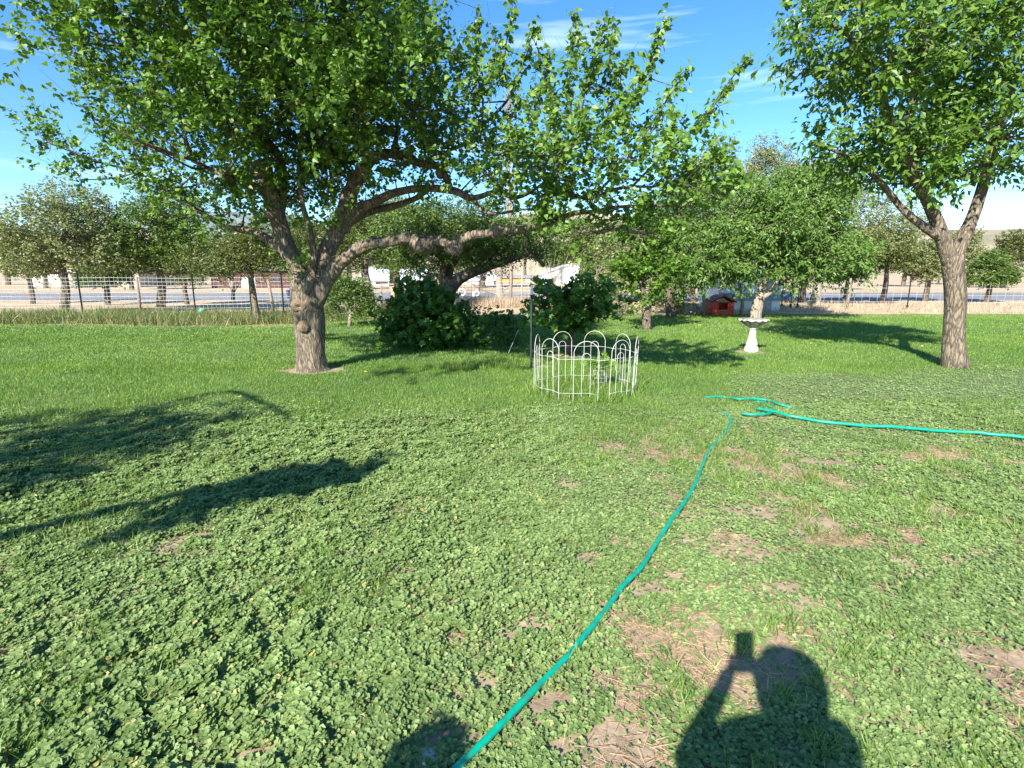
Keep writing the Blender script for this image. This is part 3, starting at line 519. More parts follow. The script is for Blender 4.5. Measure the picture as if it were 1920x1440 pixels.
# ---- trees further back
def simple(px, base_py, tops, r, Yo=None):
    g = G(px, base_py); Y0 = g[1] if Yo is None else Yo
    return g, Y0
g = G(838, 616); Y0 = g[1]
make_tree('apple_tree', 'low spreading tree with dark crooked limb leaning right behind the dark bush', g,
  [PL([(838, 618, Y0, 16), (838, 560, Y0, 14), (842, 535, Y0, 14)]), PL([(842, 545, Y0, 13), (862, 522, Y0, 11), (900, 505, Y0-.1, 9), (940, 492, Y0-.3, 7), (975, 480, Y0-.5, 6), (1000, 478, Y0-.6, 4), (1020, 500, Y0-.6, 3)]),
   PL([(840, 545, Y0, 11), (828, 515, Y0, 8), (835, 495, Y0, 6), (820, 460, Y0, 4), (800, 420, Y0, 3)]), PL([(842, 540, Y0, 8), (845, 505, Y0+.2, 6), (870, 470, Y0+.3, 4), (900, 430, Y0+.3, 3)])],
  [PB(820, 440, Y0, 75, 45, 1.4), (P(760, 430, Y0), (1.0, 1.1, .7)), PB(900, 450, Y0, 65, 40, 1.3), PB(970, 450, Y0-.3, 50, 35, 1.1), PB(860, 400, Y0, 70, 28, 1.1), PB(780, 490, Y0, 50, 22, .9), PB(870, 490, Y0+.2, 45, 18, .8), PB(1010, 460, Y0-.4, 30, 26, .7), PB(910, 518, Y0-.2, 20, 12, .3), PB(720, 450, Y0+.4, 40, 40, 1.0), PB(790, 510, Y0+.6, 40, 16, .6), PB(740, 505, Y0+.8, 34, 14, .6), PB(860, 470, Y0+.5, 40, 30, .8), PB(930, 480, Y0-.2, 34, 20, .6), PB(985, 470, Y0-.4, 34, 20, .6)],
  36, 13, 'apple', 'oval', (.05, .08), .62, .35, .35, 'barkdark', r1=.03)
g = G(748, 580); Y0 = g[1]
make_tree('fruit_tree', 'straight dark trunk standing left of the dark bush under a mixed crown', g,
  [PL([(748, 582, Y0, 8), (747, 545, Y0, 7), (742, 505, Y0, 6), (745, 470, Y0, 4), (738, 430, Y0, 3)])],
  [PB(735, 440, Y0, 60, 36, 1.3), PB(700, 430, Y0+.3, 45, 34, 1.1), PB(760, 470, Y0, 45, 28, 1), PB(710, 480, Y0, 35, 16, .7), PB(740, 410, Y0, 40, 24, .9), PB(800, 430, Y0, 30, 24, .9), PB(770, 500, Y0, 30, 16, .6), PB(730, 502, Y0+.3, 26, 12, .6)], 30, 12, 'apple', 'oval', (.06, .09), .6, .4, .4, 'barkdark')
g = G(696, 592); Y0 = g[1]
make_tree('pear_tree', 'rough leaning trunk with a yellow green crown right of the big tree', g,
  [PL([(697, 594, Y0, 11), (694, 565, Y0, 9), (689, 535, Y0, 8), (684, 505, Y0, 7), (690, 460, Y0, 5), (700, 420, Y0, 3)])],
  [PB(695, 420, Y0, 50, 32, 1.3), PB(655, 450, Y0, 40, 28, 1.1), PB(730, 400, Y0+.5, 40, 28, 1.0), PB(650, 490, Y0, 30, 20, .8), PB(560, 450, Y0+.5, 40, 40, 1.1), PB(610, 470, Y0+.5, 38, 40, 1.1)], 40, 12, 'yleaf', 'oval', (.06, .09), .55, .4, .3)
g = G(478, 607); Y0 = g[1]
make_tree('young_pear_tree', 'small yellow green tree on a slim leaning trunk left of the big tree', g,
  [PL([(484, 609, Y0, 6.5), (480, 580, Y0, 5.5), (474, 545, Y0, 5), (470, 515, Y0, 4.5), (472, 490, Y0, 3.5), (480, 450, Y0, 2.5)]), PL([(472, 520, Y0, 3), (450, 490, Y0, 2.5), (430, 460, Y0, 2)])],
  [PB(470, 480, Y0, 50, 32, 1.1), PB(430, 500, Y0-.2, 34, 26, .9), PB(520, 490, Y0, 32, 26, .9), PB(440, 455, Y0, 40, 26, 1.0), PB(500, 450, Y0, 40, 26, 1), PB(390, 490, Y0, 38, 30, 1.0)], 52, 12, 'yleaf', 'oval', (.05, .08), .55, .35, .3)
for (px, py, lab, rr_) in [(441, 572, 'thin pale double stem behind the wire fence at the far left', 3.2)]:
    g = G(px, py); Y0 = g[1]
    make_tree('sapling_tree', lab, g, [PL([(437, 562, Y0, 3.5), (437, 530, Y0, 2.8), (434, 500, Y0, 2)]), PL([(438, 555, Y0, 2.4), (430, 525, Y0, 2), (424, 505, Y0, 1.5)]), PL([(438, 548, Y0, 2.2), (448, 530, Y0, 1.8), (458, 512, Y0, 1.3)])],
      [PB(436, 480, Y0, 36, 24, 1.1), PB(400, 470, Y0, 40, 28, 1.2)], 10, 12, 'yleaf', 'oval', (.07, .11), .55, .5, .3, 'barkpale')
# left margin trees behind the fence
for px, py, s, lab in [(300, 585, 1.0, 'broad green tree at the far left of the yard'), (120, 590, 1.2, 'round olive tree farthest left along the fence')]:
    g = G(px, py); Y0 = g[1]
    make_tree('shade_tree', lab, g, [PL([(px, py+2, Y0, 9), (px+3, py-50, Y0, 7), (px-5, py-110, Y0, 5), (px+4, py-170, Y0, 3)])],
      [PB(px, 440, Y0, 80*s, 50, 1.8), PB(px-60, 480, Y0, 60, 34, 1.4), PB(px+60, 480, Y0, 60, 34, 1.4), PB(px+10, 390, Y0, 60, 40, 1.4)], 18, 12, 'apple' if px > 200 else 'olive', 'oval', (.07, .11), .6, .5, .4, 'bark')
# bright small tree in the lawn
g = G(1213, 617); Y0 = g[1]
make_tree('mulberry_tree', 'small bright green tree with mottled trunk in the lawn left of the playhouse', g,
  [PL([(1213, 619, Y0, 9), (1212, 600, Y0, 8), (1213, 575, Y0, 8.5), (1217, 560, Y0, 7)]), PL([(1213, 575, Y0, 6), (1205, 545, Y0, 5), (1200, 520, Y0, 4), (1200, 480, Y0, 3), (1210, 430, Y0, 2.2)]), PL([(1216, 568, Y0, 6), (1235, 545, Y0, 5), (1245, 520, Y0, 4), (1260, 490, Y0, 2.5), (1280, 470, Y0, 1.6)]), PL([(1212, 575, Y0, 4), (1195, 560, Y0-.2, 2.5), (1178, 573, Y0-.3, 2), (1172, 590, Y0-.3, 1.2)])],
  [PB(1205, 440, Y0, 42, 40, .9), PB(1190, 495, Y0, 36, 28, .8), PB(1220, 520, Y0, 34, 26, .8), PB(1240, 470, Y0, 30, 40, .8), PB(1160, 510, Y0, 16, 18, .5), PB(1200, 550, Y0, 28, 16, .6), PB(1172, 590, Y0-.3, 14, 10, .25), PB(1260, 500, Y0, 28, 20, .6)],
  30, 13, 'bright', 'heart', (.06, .09), .9, .35, .5, 'bark', r1=.018)
g = G(1258, 594); Y0 = g[1]
make_tree('elm_tree', 'dark leafy tree behind the small bright tree', g,
  [PL([(1258, 596, Y0, 9), (1255, 550, Y0, 8), (1262, 500, Y0, 6), (1270, 440, Y0, 4), (1280, 360, Y0, 2.5)])],
  [PB(1280, 400, Y0, 50, 46, 1.5), PB(1250, 450, Y0, 36, 50, 1.2), PB(1310, 460, Y0, 45, 36, 1.3), PB(1250, 540, Y0, 26, 40, .9), PB(1285, 530, Y0, 26, 28, .9), PB(1230, 400, Y0+.5, 34, 34, 1.0), PB(1310, 350, Y0, 40, 30, 1.2)],
  17, 12, 'elm', 'oval', (.07, .10), .6, .45, .4, 'barkdark')
# peach tree with the lance leaves behind the bird bath
g = G(1416, 600); Y0 = g[1]
make_tree('peach_tree', 'wide leafy tree with drooping narrow leaves on a pale stout trunk behind the bird bath', g,
  [PL([(1415, 606, Y0, 12), (1417, 590, Y0, 10.5), (1421, 570, Y0, 10.5), (1426, 552, Y0, 9)]), PL([(1424, 560, Y0, 7), (1432, 535, Y0, 6), (1438, 505, Y0, 5), (1448, 470, Y0, 4), (1452, 420, Y0, 2.5)]), PL([(1421, 562, Y0, 5), (1445, 548, Y0-.1, 4), (1462, 520, Y0-.2, 2.5), (1500, 480, Y0-.3, 2)]),
   PL([(1428, 548, Y0, 4), (1400, 500, Y0, 3), (1360, 480, Y0, 2.5), (1310, 490, Y0, 2)]), PL([(1445, 480, Y0, 3), (1410, 430, Y0, 2.5), (1370, 400, Y0, 2)])],
  [PB(1440, 430, Y0, 65, 50, 1.7), PB(1370, 450, Y0, 55, 45, 1.5), PB(1400, 500, Y0-.3, 55, 25, 1.2), PB(1490, 460, Y0, 60, 45, 1.6), PB(1330, 490, Y0, 50, 34, 1.3), PB(1300, 520, Y0, 30, 22, .9), PB(1400, 380, Y0+.3, 60, 34, 1.4), PB(1390, 545, Y0-.3, 18, 14, .35), PB(1460, 520, Y0-.2, 34, 16, .7), PB(1560, 480, Y0, 60, 50, 1.5), PB(1520, 400, Y0, 60, 40, 1.4), PB(1355, 515, Y0, 50, 20, .9), PB(1452, 580, Y0-.5, 10, 24, .2), PB(1480, 530, Y0-.3, 22, 22, .5), PB(1290, 470, Y0, 30, 30, .9), PB(1490, 395, Y0, 50, 34, 1.2), PB(1470, 350, Y0+.5, 40, 26, 1.0), PB(1540, 350, Y0+.3, 50, 34, 1.2)],
  18, 14, 'peach', 'lance', (.09, .135), 1.3, .5, .9, 'barkpale', r1=.02)
# willow-like grey twiggy tree at the back right
for (px, lab, bl) in [(1400, 'tall thin olive green tree with bare grey twigs at its top behind the peach tree', [(1440, 330, 40, 40), (1380, 350, 40, 45), (1330, 330, 40, 36), (1465, 300, 24, 22), (1420, 400, 60, 40), (1435, 272, 16, 12), (1350, 285, 18, 20), (1410, 300, 22, 22), (1480, 340, 26, 26), (1300, 370, 30, 40), (1470, 390, 40, 30), (1350, 410, 50, 30)]),
                      (1530, 'olive green thicket tree rising at the right edge of the yard', [(1530, 360, 60, 40), (1600, 400, 60, 50), (1490, 410, 40, 40), (1560, 320, 40, 26), (1670, 420, 60, 44)])]:
    g = G(px, 577); Y0 = g[1]; ex = []
    for _ in range(150):
        bx = random.uniform(px-60, px+70); by = random.uniform(330, 450); q = P(bx, by, Y0+random.uniform(-1, 1)); h_ = random.uniform(.5, 1.6)
        e2 = q+np.array([random.gauss(.05, .22)*h_, random.gauss(0, .2)*h_, h_]); ex.append((np.array([q, (q+e2)/2+rng.normal(0, .05, 3), e2]), np.array([.014, .010, .005])))
    make_tree('olive_tree', lab, g, [PL([(px, 579, Y0, 8), (px+4, 500, Y0, 7), (px+10, 430, Y0, 5), (px+20, 350, Y0, 3), (px+28, 290, Y0, 1.5)]), PL([(px+5, 480, Y0, 5), (px-25, 400, Y0, 4), (px-45, 320, Y0, 2)]), PL([(px+5, 450, Y0, 4), (px+45, 380, Y0, 3), (px+62, 300, Y0, 1.5)])],
      [PB(a, b, Y0, c_, d_, 1.0) for a, b, c_, d_ in bl], 26, 11, 'olive', 'oval', (.06, .10), .55, .45, .2, 'twig', extra=ex, r1=.025, disp=False)
# shrubs between the vine and the bright tree
for px, py, bl, mt, lab, nm, ct, dn in [
   (1115, 592, [(1135, 490, 22, 34), (1145, 540, 26, 24), (1140, 575, 30, 16), (1152, 450, 28, 26)], 'olive', 'grey green bush behind the grape vine', 'bush', 'bush', 40),
   (1040, 590, [(1030, 450, 45, 34), (1075, 460, 40, 30), (1000, 440, 34, 28), (1090, 430, 30, 24), (1030, 480, 26, 8)], 'apple', 'round tree with a few orange leaves rising behind the grape vine', 'orchard_tree', 'tree', 22),
   (1278, 588, [(1250, 565, 26, 24), (1275, 575, 22, 14), (1225, 572, 14, 18)], 'vine', 'low dark hedge bush left of the grey block', 'hedge_bush', 'bush', 70),
   (655, 612, [(650, 555, 34, 34), (635, 592, 24, 22), (672, 570, 26, 32), (655, 522, 28, 20), (692, 588, 18, 18), (630, 545, 20, 26)], 'elm', 'bushy shrub growing right beside the big trunk', 'shrub', 'bush', 210),
   (1390, 592, [(1390, 581, 15, 9), (1400, 584, 12, 7)], 'dry', 'dry brown rose bush just right of the red playhouse', 'rose_bush', 'bush', 120),
   (1318, 591, [(1318, 582, 10, 9)], 'elm', 'small dark bush just left of the red playhouse', 'small_bush', 'bush', 140),
   (1180, 590, [(1170, 575, 26, 14), (1150, 565, 20, 18)], 'dry', 'pinkish dry brush behind the small bright tree', 'dry_shrub', 'bush', 60)]:
    g = G(px, py); Y0 = g[1]
    make_tree(nm, lab, g, [PL([(px, py+1, Y0, 4), (px+2, py-25, Y0, 3), (px-3, py-60, Y0, 2)])], [PB(a, b, Y0, c_, d_, c_*pm(Y0)*.8) for a, b, c_, d_ in bl], dn, 11, mt, 'oval', (.045, .07) if dn > 45 else (.07, .1), .6, .3, .2, 'twig', cat=ct, crown='foliage', cell=.6, r1=.012, disp=False)
# grape leaves: dark bush, low vine, trellised vine
def vinebush(name, label, base, stems, blobs, dens, mat='vine', lens=(.09, .14)):
    return make_tree(name, label, base, stems, blobs, dens/DM*1.15, 8, mat, 'palm', lens, 1.05, .3, .25, 'barkdark', cat='bush', crown='foliage', cell=.5, r1=.012, up=.3, disp=False, frac=.4)
g = G(800, 652); Y0 = g[1]
vinebush('leafy_bush', 'large rounded dark green bush in the shade of the big tree', g, [PL([(800, 653, Y0, 4), (798, 610, Y0, 3), (810, 570, Y0, 2)]), PL([(805, 653, Y0, 3), (830, 610, Y0, 2.5), (840, 580, Y0, 2)]), PL([(795, 653, Y0, 3), (765, 615, Y0, 2.5), (755, 590, Y0, 2)])],
   [PB(800, 600, Y0, 62, 42, .65), PB(785, 570, Y0, 42, 34, .5), PB(765, 620, Y0, 38, 28, .5), PB(835, 620, Y0, 40, 28, .5), PB(805, 555, Y0, 30, 18, .35), PB(850, 600, Y0, 26, 26, .4)], 165)
g = G(915, 650); Y0 = g[1]
vinebush('low_vine', 'low tangled vine sprawling between the dark bush and the metal post', g, [PL([(915, 651, Y0, 3), (920, 625, Y0, 2), (960, 605, Y0, 1.5)])],
   [PB(905, 620, Y0, 45, 22, .5), PB(950, 610, Y0, 34, 18, .45), PB(880, 630, Y0, 30, 18, .4), PB(975, 600, Y0, 22, 18, .35), PB(935, 640, Y0, 40, 10, .35)], 130, lens=(.06, .10))
g = G(1068, 665); Y0 = g[1]
vinebush('grape_vine', 'grape vine with broad leaves trained behind the white wire ring', g,
   [PL([(1066, 668, Y0, 5), (1062, 635, Y0, 4), (1058, 600, Y0, 3), (1050, 560, Y0, 2)]), PL([(1068, 660, Y0, 4), (1076, 625, Y0, 3.5), (1085, 590, Y0, 2.5)]), PL([(1070, 660, Y0, 3), (1095, 640, Y0, 3), (1104, 600, Y0, 2)]), PL([(1062, 650, Y0, 3), (1045, 620, Y0, 2), (1030, 590, Y0, 2)]), PL([(1000, 545, Y0-.8, 2), (1030, 548, Y0-.4, 2), (1080, 555, Y0, 2), (1140, 560, Y0+.2, 2)])],
   [PB(1050, 570, Y0, 40, 24, .4), PB(1100, 560, Y0, 38, 28, .4), PB(1030, 575, Y0-.3, 32, 34, .4), PB(1075, 590, Y0, 50, 24, .4), PB(1130, 555, Y0, 24, 22, .3), PB(1010, 590, Y0-.5, 20, 30, .35), PB(1108, 528, Y0, 20, 8, .2), PB(1000, 545, Y0-.7, 10, 10, .15), PB(1100, 610, Y0, 18, 20, .25), PB(1015, 640, Y0-.3, 14, 16, .2)], 170)
# fruit tree at the right edge in front, only its branch tips hang into view
g = G(1790, 690); Y0 = g[1]
make_tree('walnut_tree', 'tree at the right edge whose leafy branch tips hang down against the sky', g,
   [PL([(1790, 694, Y0, 24), (1788, 640, Y0, 19), (1792, 560, Y0, 18), (1785, 480, Y0, 17)]), PL([(1786, 500, Y0, 15), (1750, 400, Y0, 11), (1700, 300, Y0-.2, 9), (1650, 180, Y0-.4, 7), (1600, 80, Y0-.6, 5), (1540, 30, Y0-.7, 3)]), PL([(1786, 490, Y0, 14), (1830, 390, Y0, 10), (1860, 280, Y0, 8), (1900, 150, Y0, 5)]), PL([(1770, 450, Y0, 9), (1700, 400, Y0, 6), (1640, 330, Y0, 5), (1580, 290, Y0, 3), (1530, 270, Y0, 2)]), PL([(1690, 280, Y0-.2, 8), (1720, 150, Y0, 6), (1730, 20, Y0, 4)])],
   [PB(1500, 70, Y0-.7, 24, 60, .3), PB(1490, 130, Y0-.7, 22, 22, .25), PB(1560, 60, Y0-.5, 60, 70, .9), PB(1650, 120, Y0-.4, 80, 80, 1.2), PB(1740, 60, Y0, 90, 90, 1.4), PB(1850, 100, Y0, 90, 90, 1.4), PB(1580, 280, Y0, 60, 45, .9), PB(1680, 300, Y0, 80, 60, 1.1), PB(1820, 270, Y0, 100, 80, 1.4), PB(1530, 268, Y0, 26, 16, .3), PB(1600, 180, Y0-.3, 40, 40, .7), PB(1900, 200, Y0, 70, 90, 1.2), PB(1700, -60, Y0, 150, 70, 1.2)],
   26, 12, 'leaf', 'lance', (.07, .11), 1.7, .45, .8, 'bark', r1=.02)

# ---- belt of trees beyond the road: three built, the rest copied
belt = [(0, 560, 47, 1.15), (2, 655, 50, 1.15), (1, 735, 54, 1.3), (0, 905, 58, 1.35), (2, 1090, 66, 1.2), (0, 1150, 50, 1.2), (2, 1400, 48, 1.3), (1, 1460, 54, 1.3), (0, 250, 50, 1.0), (1, 90, 56, 1.1), (2, 345, 64, 1.15), (0, 600, 50, .9), (1, 640, 75, 1.5), (2, 770, 80, 1.5), (0, 720, 95, 1.6), (1, 860, 72, 1.25), (2, 985, 110, 1.6), (0, 1040, 95, 1.5), (1, 1190, 60, 1.1), (2, 1260, 52, 1.0), (0, 1330, 60, 1.2), (1, 1510, 58, 1.1), (2, 1590, 50, 1.0), (0, 1690, 62, 1.1), (1, 1790, 70, 1.3), (2, 1880, 55, 1.0), (0, 20, 70, 1.3), (1, 450, 85, 1.5), (2, 180, 75, 1.3), (0, 1125, 30, .62), (1, 1180, 29, .7), (0, 1300, 29, .62), (2, 1445, 30, .6), (1, 1505, 29, .75), (0, 1585, 30, .62), (2, 1655, 29, .66), (1, 1735, 30, .7), (0, 1850, 29, .6), (1, 350, 27, .55), (0, 200, 27, .6), (2, 60, 28, .6)]
desc = {0: 'round green tree', 1: 'olive crowned tree', 2: 'tall yellowish tree'}; proto = {}
def nearest(px): return min([(40, 'at the far left edge'), (130, 'behind the beige house'), (300, 'left of the red barn'), (450, 'behind the red barn'), (600, 'straight behind the big trunk'), (690, 'by the long white house\'s left end'), (770, 'by the long white house\'s right end'), (870, 'over the small white outbuilding'), (985, 'behind the orange barn'), (1045, 'behind the white gabled shed'), (1190, 'behind the small bright tree'), (1260, 'behind the dark elm'), (1330, 'behind the playhouse'), (1510, 'right of the garden shed'), (1590, 'further right of the garden shed'), (1690, 'left of the right hand foreground trunk'), (1800, 'behind the right hand foreground trunk'), (1880, 'at the far right edge')], key=lambda q: abs(q[0]-px))[1]+(', nearer' if Yb < 67 and sc > 1.14 and px > 500 else '')
for kd, px, Yb, sc in belt:
    g = np.array([P(px, 560, Yb)[0], Yb, 0.])
    lab = desc[kd]+' beyond the road, '+nearest(px)
    if Yb < 40: lab = ['small round bushy tree', 'small olive bushy tree', 'small narrow yellowish tree'][kd]+' just past the wire fence, '+nearest(px)
    if kd not in proto:
        h_ = [1, 1.05, 1.3][kd]; w_ = [1.7, 1.6, 1.3][kd]
        tr_ = make_tree('distant_tree', lab, g, [[(g[0], g[1], -.1, .22), (g[0]+.1, g[1], 1.5, .18), (g[0]-.1, g[1], 3.0*h_, .10), (g[0], g[1], 4.6*h_, .04)]],
          [((g[0], g[1], 2.9*h_), (w_, w_, 1.2)), ((g[0]-.9, g[1]-.3, 2.3*h_), (1.1, 1.1, .8)), ((g[0]+1, g[1], 2.5*h_), (1.1, 1.1, .9)), ((g[0]+.2, g[1]+.2, 4.1*h_), (1.1, 1.1, 1.0)), ((g[0]-.4, g[1], 3.6*h_), (1.0, 1, .9))], 9, 10, ['apple', 'olive', 'yleaf'][kd], 'oval', (.12, .18), .7, .5, .3, 'barkdark', 'trees beyond the road', 1.4)
        tr_.scale = (sc,)*3; proto[kd] = tr_
    else:
        tr_ = proto[kd].copy(); COL.objects.link(tr_); tr_.location = tuple(g); tr_.scale = (sc*random.uniform(.9, 1.1), sc, sc*random.uniform(.85, 1.1)); tr_.rotation_euler = (0, 0, random.random()*6.28); tr_['label'] = lab
        if Yb < 40: tr_['group'] = 'small trees just past the wire fence'
        for ch in proto[kd].children:
            c2 = ch.copy(); COL.objects.link(c2); c2.parent = tr_
# ---- tall bare poplar and pale dead tree beyond the fence
g = np.array([P(958, 300, 60)[0], 60., 0]); root = empty('bare_poplar', g, 'tall slim bare white poplar far beyond the big tree', 'tree'); mb = MB()
mb.tube(cr([(*g, .16), (g[0], 60, 6, .13), (g[0]-.3, 60, 12, .09), (g[0]-.2, 60, 20, .03)], 1)[:, :3], np.linspace(.22, .03, len(cr([(*g, .16), (g[0], 60, 6, .13), (g[0]-.3, 60, 12, .09), (g[0]-.2, 60, 20, .03)], 1))), 8); mb.build('trunk', M['barkpale'], root)
mb = MB()
for _ in range(120):
    z0 = random.uniform(5, 19); a = random.random()*6.283; l_ = random.uniform(1.2, 3.2)*(1-.5*(z0-5)/15); q = np.array([g[0]-.2, 60, z0]); e2 = q+np.array([math.cos(a)*l_*.35, math.sin(a)*l_*.35, l_]); mb.tube([q, (q+e2)/2+[math.cos(a)*.2, 0, 0], e2], [.035, .028, .015], 4, False)
mb.build('branches', M['barkpale'], root)
g = G(938, 562); Y0 = g[1]; root = empty('dead_tree', g, 'pale dead tree trunk with bare grey twigs behind the wire fence', 'tree'); mb = MB()
mb.tube(cr(PL([(938, 563, Y0, 9), (936, 530, Y0, 6), (937, 495, Y0, 5.5), (934, 470, Y0, 4), (938, 440, Y0, 2)]), .2)[:, :3], cr(PL([(938, 563, Y0, 9), (936, 530, Y0, 6), (937, 495, Y0, 5.5), (934, 470, Y0, 4), (938, 440, Y0, 2)]), .2)[:, 3], 12, True, knobbly(.12, 3)); mb.build('trunk', M['barkpale'], root)
mb = MB()
def PLt(mb, pts, k=4): c = cr(PL(pts), .25); mb.tube(c[:, :3], c[:, 3], k, False)
PLt(mb, [(936, 552, Y0, 2.2), (910, 545, Y0, 1.6), (880, 530, Y0, 1.1), (860, 528, Y0, .8)]); PLt(mb, [(938, 548, Y0, 1.6), (960, 535, Y0, 1.2), (985, 525, Y0, .8)]); PLt(mb, [(937, 500, Y0, 2.6), (945, 485, Y0, 2), (960, 470, Y0, 1)]); PLt(mb, [(937, 515, Y0, 2), (955, 505, Y0, 1.4), (975, 480, Y0, .8)]); PLt(mb, [(936, 510, Y0, 2), (920, 498, Y0, 1.4), (905, 490, Y0, .9)])
for _ in range(220):
    bx = random.uniform(895, 1008); by = random.uniform(470, 525); q = P(bx, by, Y0+random.uniform(-.5, .8)); a = random.uniform(-1.1, 1.1); l_ = random.uniform(.4, 1.1); e2 = q+np.array([math.sin(a)*l_, random.gauss(0, .2), math.cos(a)*l_*.8]); mb.tube([q, (q+e2)/2+rng.normal(0, .07, 3), e2], [.011, .009, .005], 3, False)
mb.build('branches', M['twig'], root)

# ---- tree behind the photographer that throws the shade on the left
root = empty('garden_tree', (-8.2, -3.4, 0), 'leafy tree standing behind the photographer on the left, its shade falling over the mallow', 'tree')
c1 = caster(560, 905, 3.6); c2 = caster(420, 790, 4.2); c3 = caster(300, 850, 4.0)
tm = MB(); nodes = []
for lb in [[(-8.2, -3.4, -.1, .24), (-8.1, -3.4, 1.2, .19), (-7.9, -3.3, 2.4, .17), (-7.6, -3, 3.5, .13), (-7.5, -2.6, 5, .07)], [(-7.9, -3.3, 2.3, .12), (-6.5, -3.0, 3.0, .09), (c1[0]-.7, c1[1]-.1, 3.4, .05), (*c1, .02)], [(-7.7, -3.1, 3.2, .1), (c2[0]-.6, c2[1]-.3, 4.0, .06), (*c2, .02)]]:
    c = cr(lb, .12); nodes.append(c); tm.tube(c[:, :3], c[:, 3], 14, True, knobbly(.12, 3))
tm.build('trunk', M['bark'], root)
ca_ = [caster(a, b, z_) for a, b, z_ in [(450, 930, 3.5), (500, 912, 3.5), (550, 900, 3.55), (600, 898, 3.6), (650, 893, 3.6), (400, 945, 3.5), (340, 965, 3.5), (700, 882, 3.6)]]
bl = [(c, (.2, .17, .10)) for c in ca_[:5]]+[(ca_[5], (.2, .16, .10)), (ca_[6], (.22, .18, .12)), (ca_[7], (.13, .10, .06))]
big = [(caster(400, 778, 4.3), (.45, .5, .12)), (caster(330, 780, 4.4), (.6, .6, .25)), (caster(250, 820, 4.5), (.8, .8, .4)), (np.array([-8, -2.6, 4.8]), (1.6, 1.5, 1.0)), (np.array([-8.6, -3.6, 4.2]), (1.5, 1.3, .8))]
p1, o1 = blob_points(bl, 1500); p2, o2 = blob_points(big, 60)
s1_ = shoots(p1, o1, .10, 12, lens=(.06, .09)); s2_ = shoots(p2, o2, .35, 12, lens=(.06, .09))
bm = MB(); branches(bm, np.concatenate(nodes), s2_[4], s2_[5], .9, .02, .005, True, 5, .3)
c = cr([caster(300, 760, 4.4), caster(430, 735, 4.5), caster(490, 755, 4.5), caster(530, 770, 4.5), caster(556, 795, 4.4)], .2); bm.tube(c, np.linspace(.05, .02, len(c)), 6)
bm.build('branches', M['barkdark'], root)
b, ld, nn, le = [np.concatenate([s1_[j], s2_[j]]) for j in range(4)]; scatter('crown', 'heart', b, ld, nn, le, le*.95, M['leaf'], root)
# added out-of-view potted shrub, there to throw the rounded shadow at the bottom
c = caster(800, 1432, .86); root = empty('shadow_shrub', (c[0], c[1], 0), 'unseen round shrub in a clay pot, added to cast the bottom edge shadow', 'potted plant')
mb = MB(); mb.lathe([(.11, 0), (.15, .26), (.165, .26), (.165, .30), (.14, .30), (.135, .26), (.0, .26)], (c[0], c[1], .0), 24); mb.build('pot', solid('clay', (.45, .2, .12), .8), root)
mb = MB(); mb.tube([(c[0], c[1], .25), (c[0]+.01, c[1], .80)], [.014, .010], 8); mb.build('stem', M['bark'], root)
p, out = blob_points([(np.array([c[0], c[1], .86]), (.095, .095, .10))], 42000); s_ = shoots(p, out, .03, 8, jit=.01, lens=(.02, .035)); scatter('foliage', 'oval', s_[0], s_[1], s_[2], s_[3], s_[3]*.7, M['vine'], root)

# ------------------------------------------------------------------ hills, road, field
def hill(name, y0, y1, prof, col, col2):
    xs = np.linspace(-900, 900, 160); k = 14; vs = []
    for j in range(k):
        t = j/(k-1); yy = y0+(y1-y0)*t
        h = np.array([prof(x_) for x_ in xs])*math.sin(t*math.pi/2)*(1+.10*(fbm(xs*.02, np.full_like(xs, t*6), 1.)-.5)*2)
        vs.append(np.stack([xs, np.full_like(xs, yy)+np.abs(xs)*-.12, h-.5], 1))
    V = np.concatenate(vs); nxh = len(xs); i = np.arange(len(V)).reshape(k, nxh); q = np.stack([i[:-1, :-1], i[:-1, 1:], i[1:, 1:], i[1:, :-1]], 2).reshape(-1, 4)
    me = np_mesh(name, V, q.ravel(), np.arange(len(q))*4, np.full(len(q), 4), True); tag(link(name, me, solid(name, col, .95, col2=col2, scale=.03, bump=.5, bscale=.2)), kind='structure')
hill('hillside', 250, 400, lambda x: 33+8*math.sin(x*.012+1)+3*math.sin(x*.05), (.36, .29, .19), (.20, .18, .11))
hill('mountain', 700, 1150, lambda x: 62+40*math.exp(-((x+520)/240)**2)+10*math.sin(x*.01), (.20, .24, .24), (.13, .17, .16))
mb = MB(); mb.box((0, 37, .006), (260, 12, .02)); tag(mb.build('road', solid('asphalt', (.22, .215, .21), .9, scale=3), None, False), kind='structure')

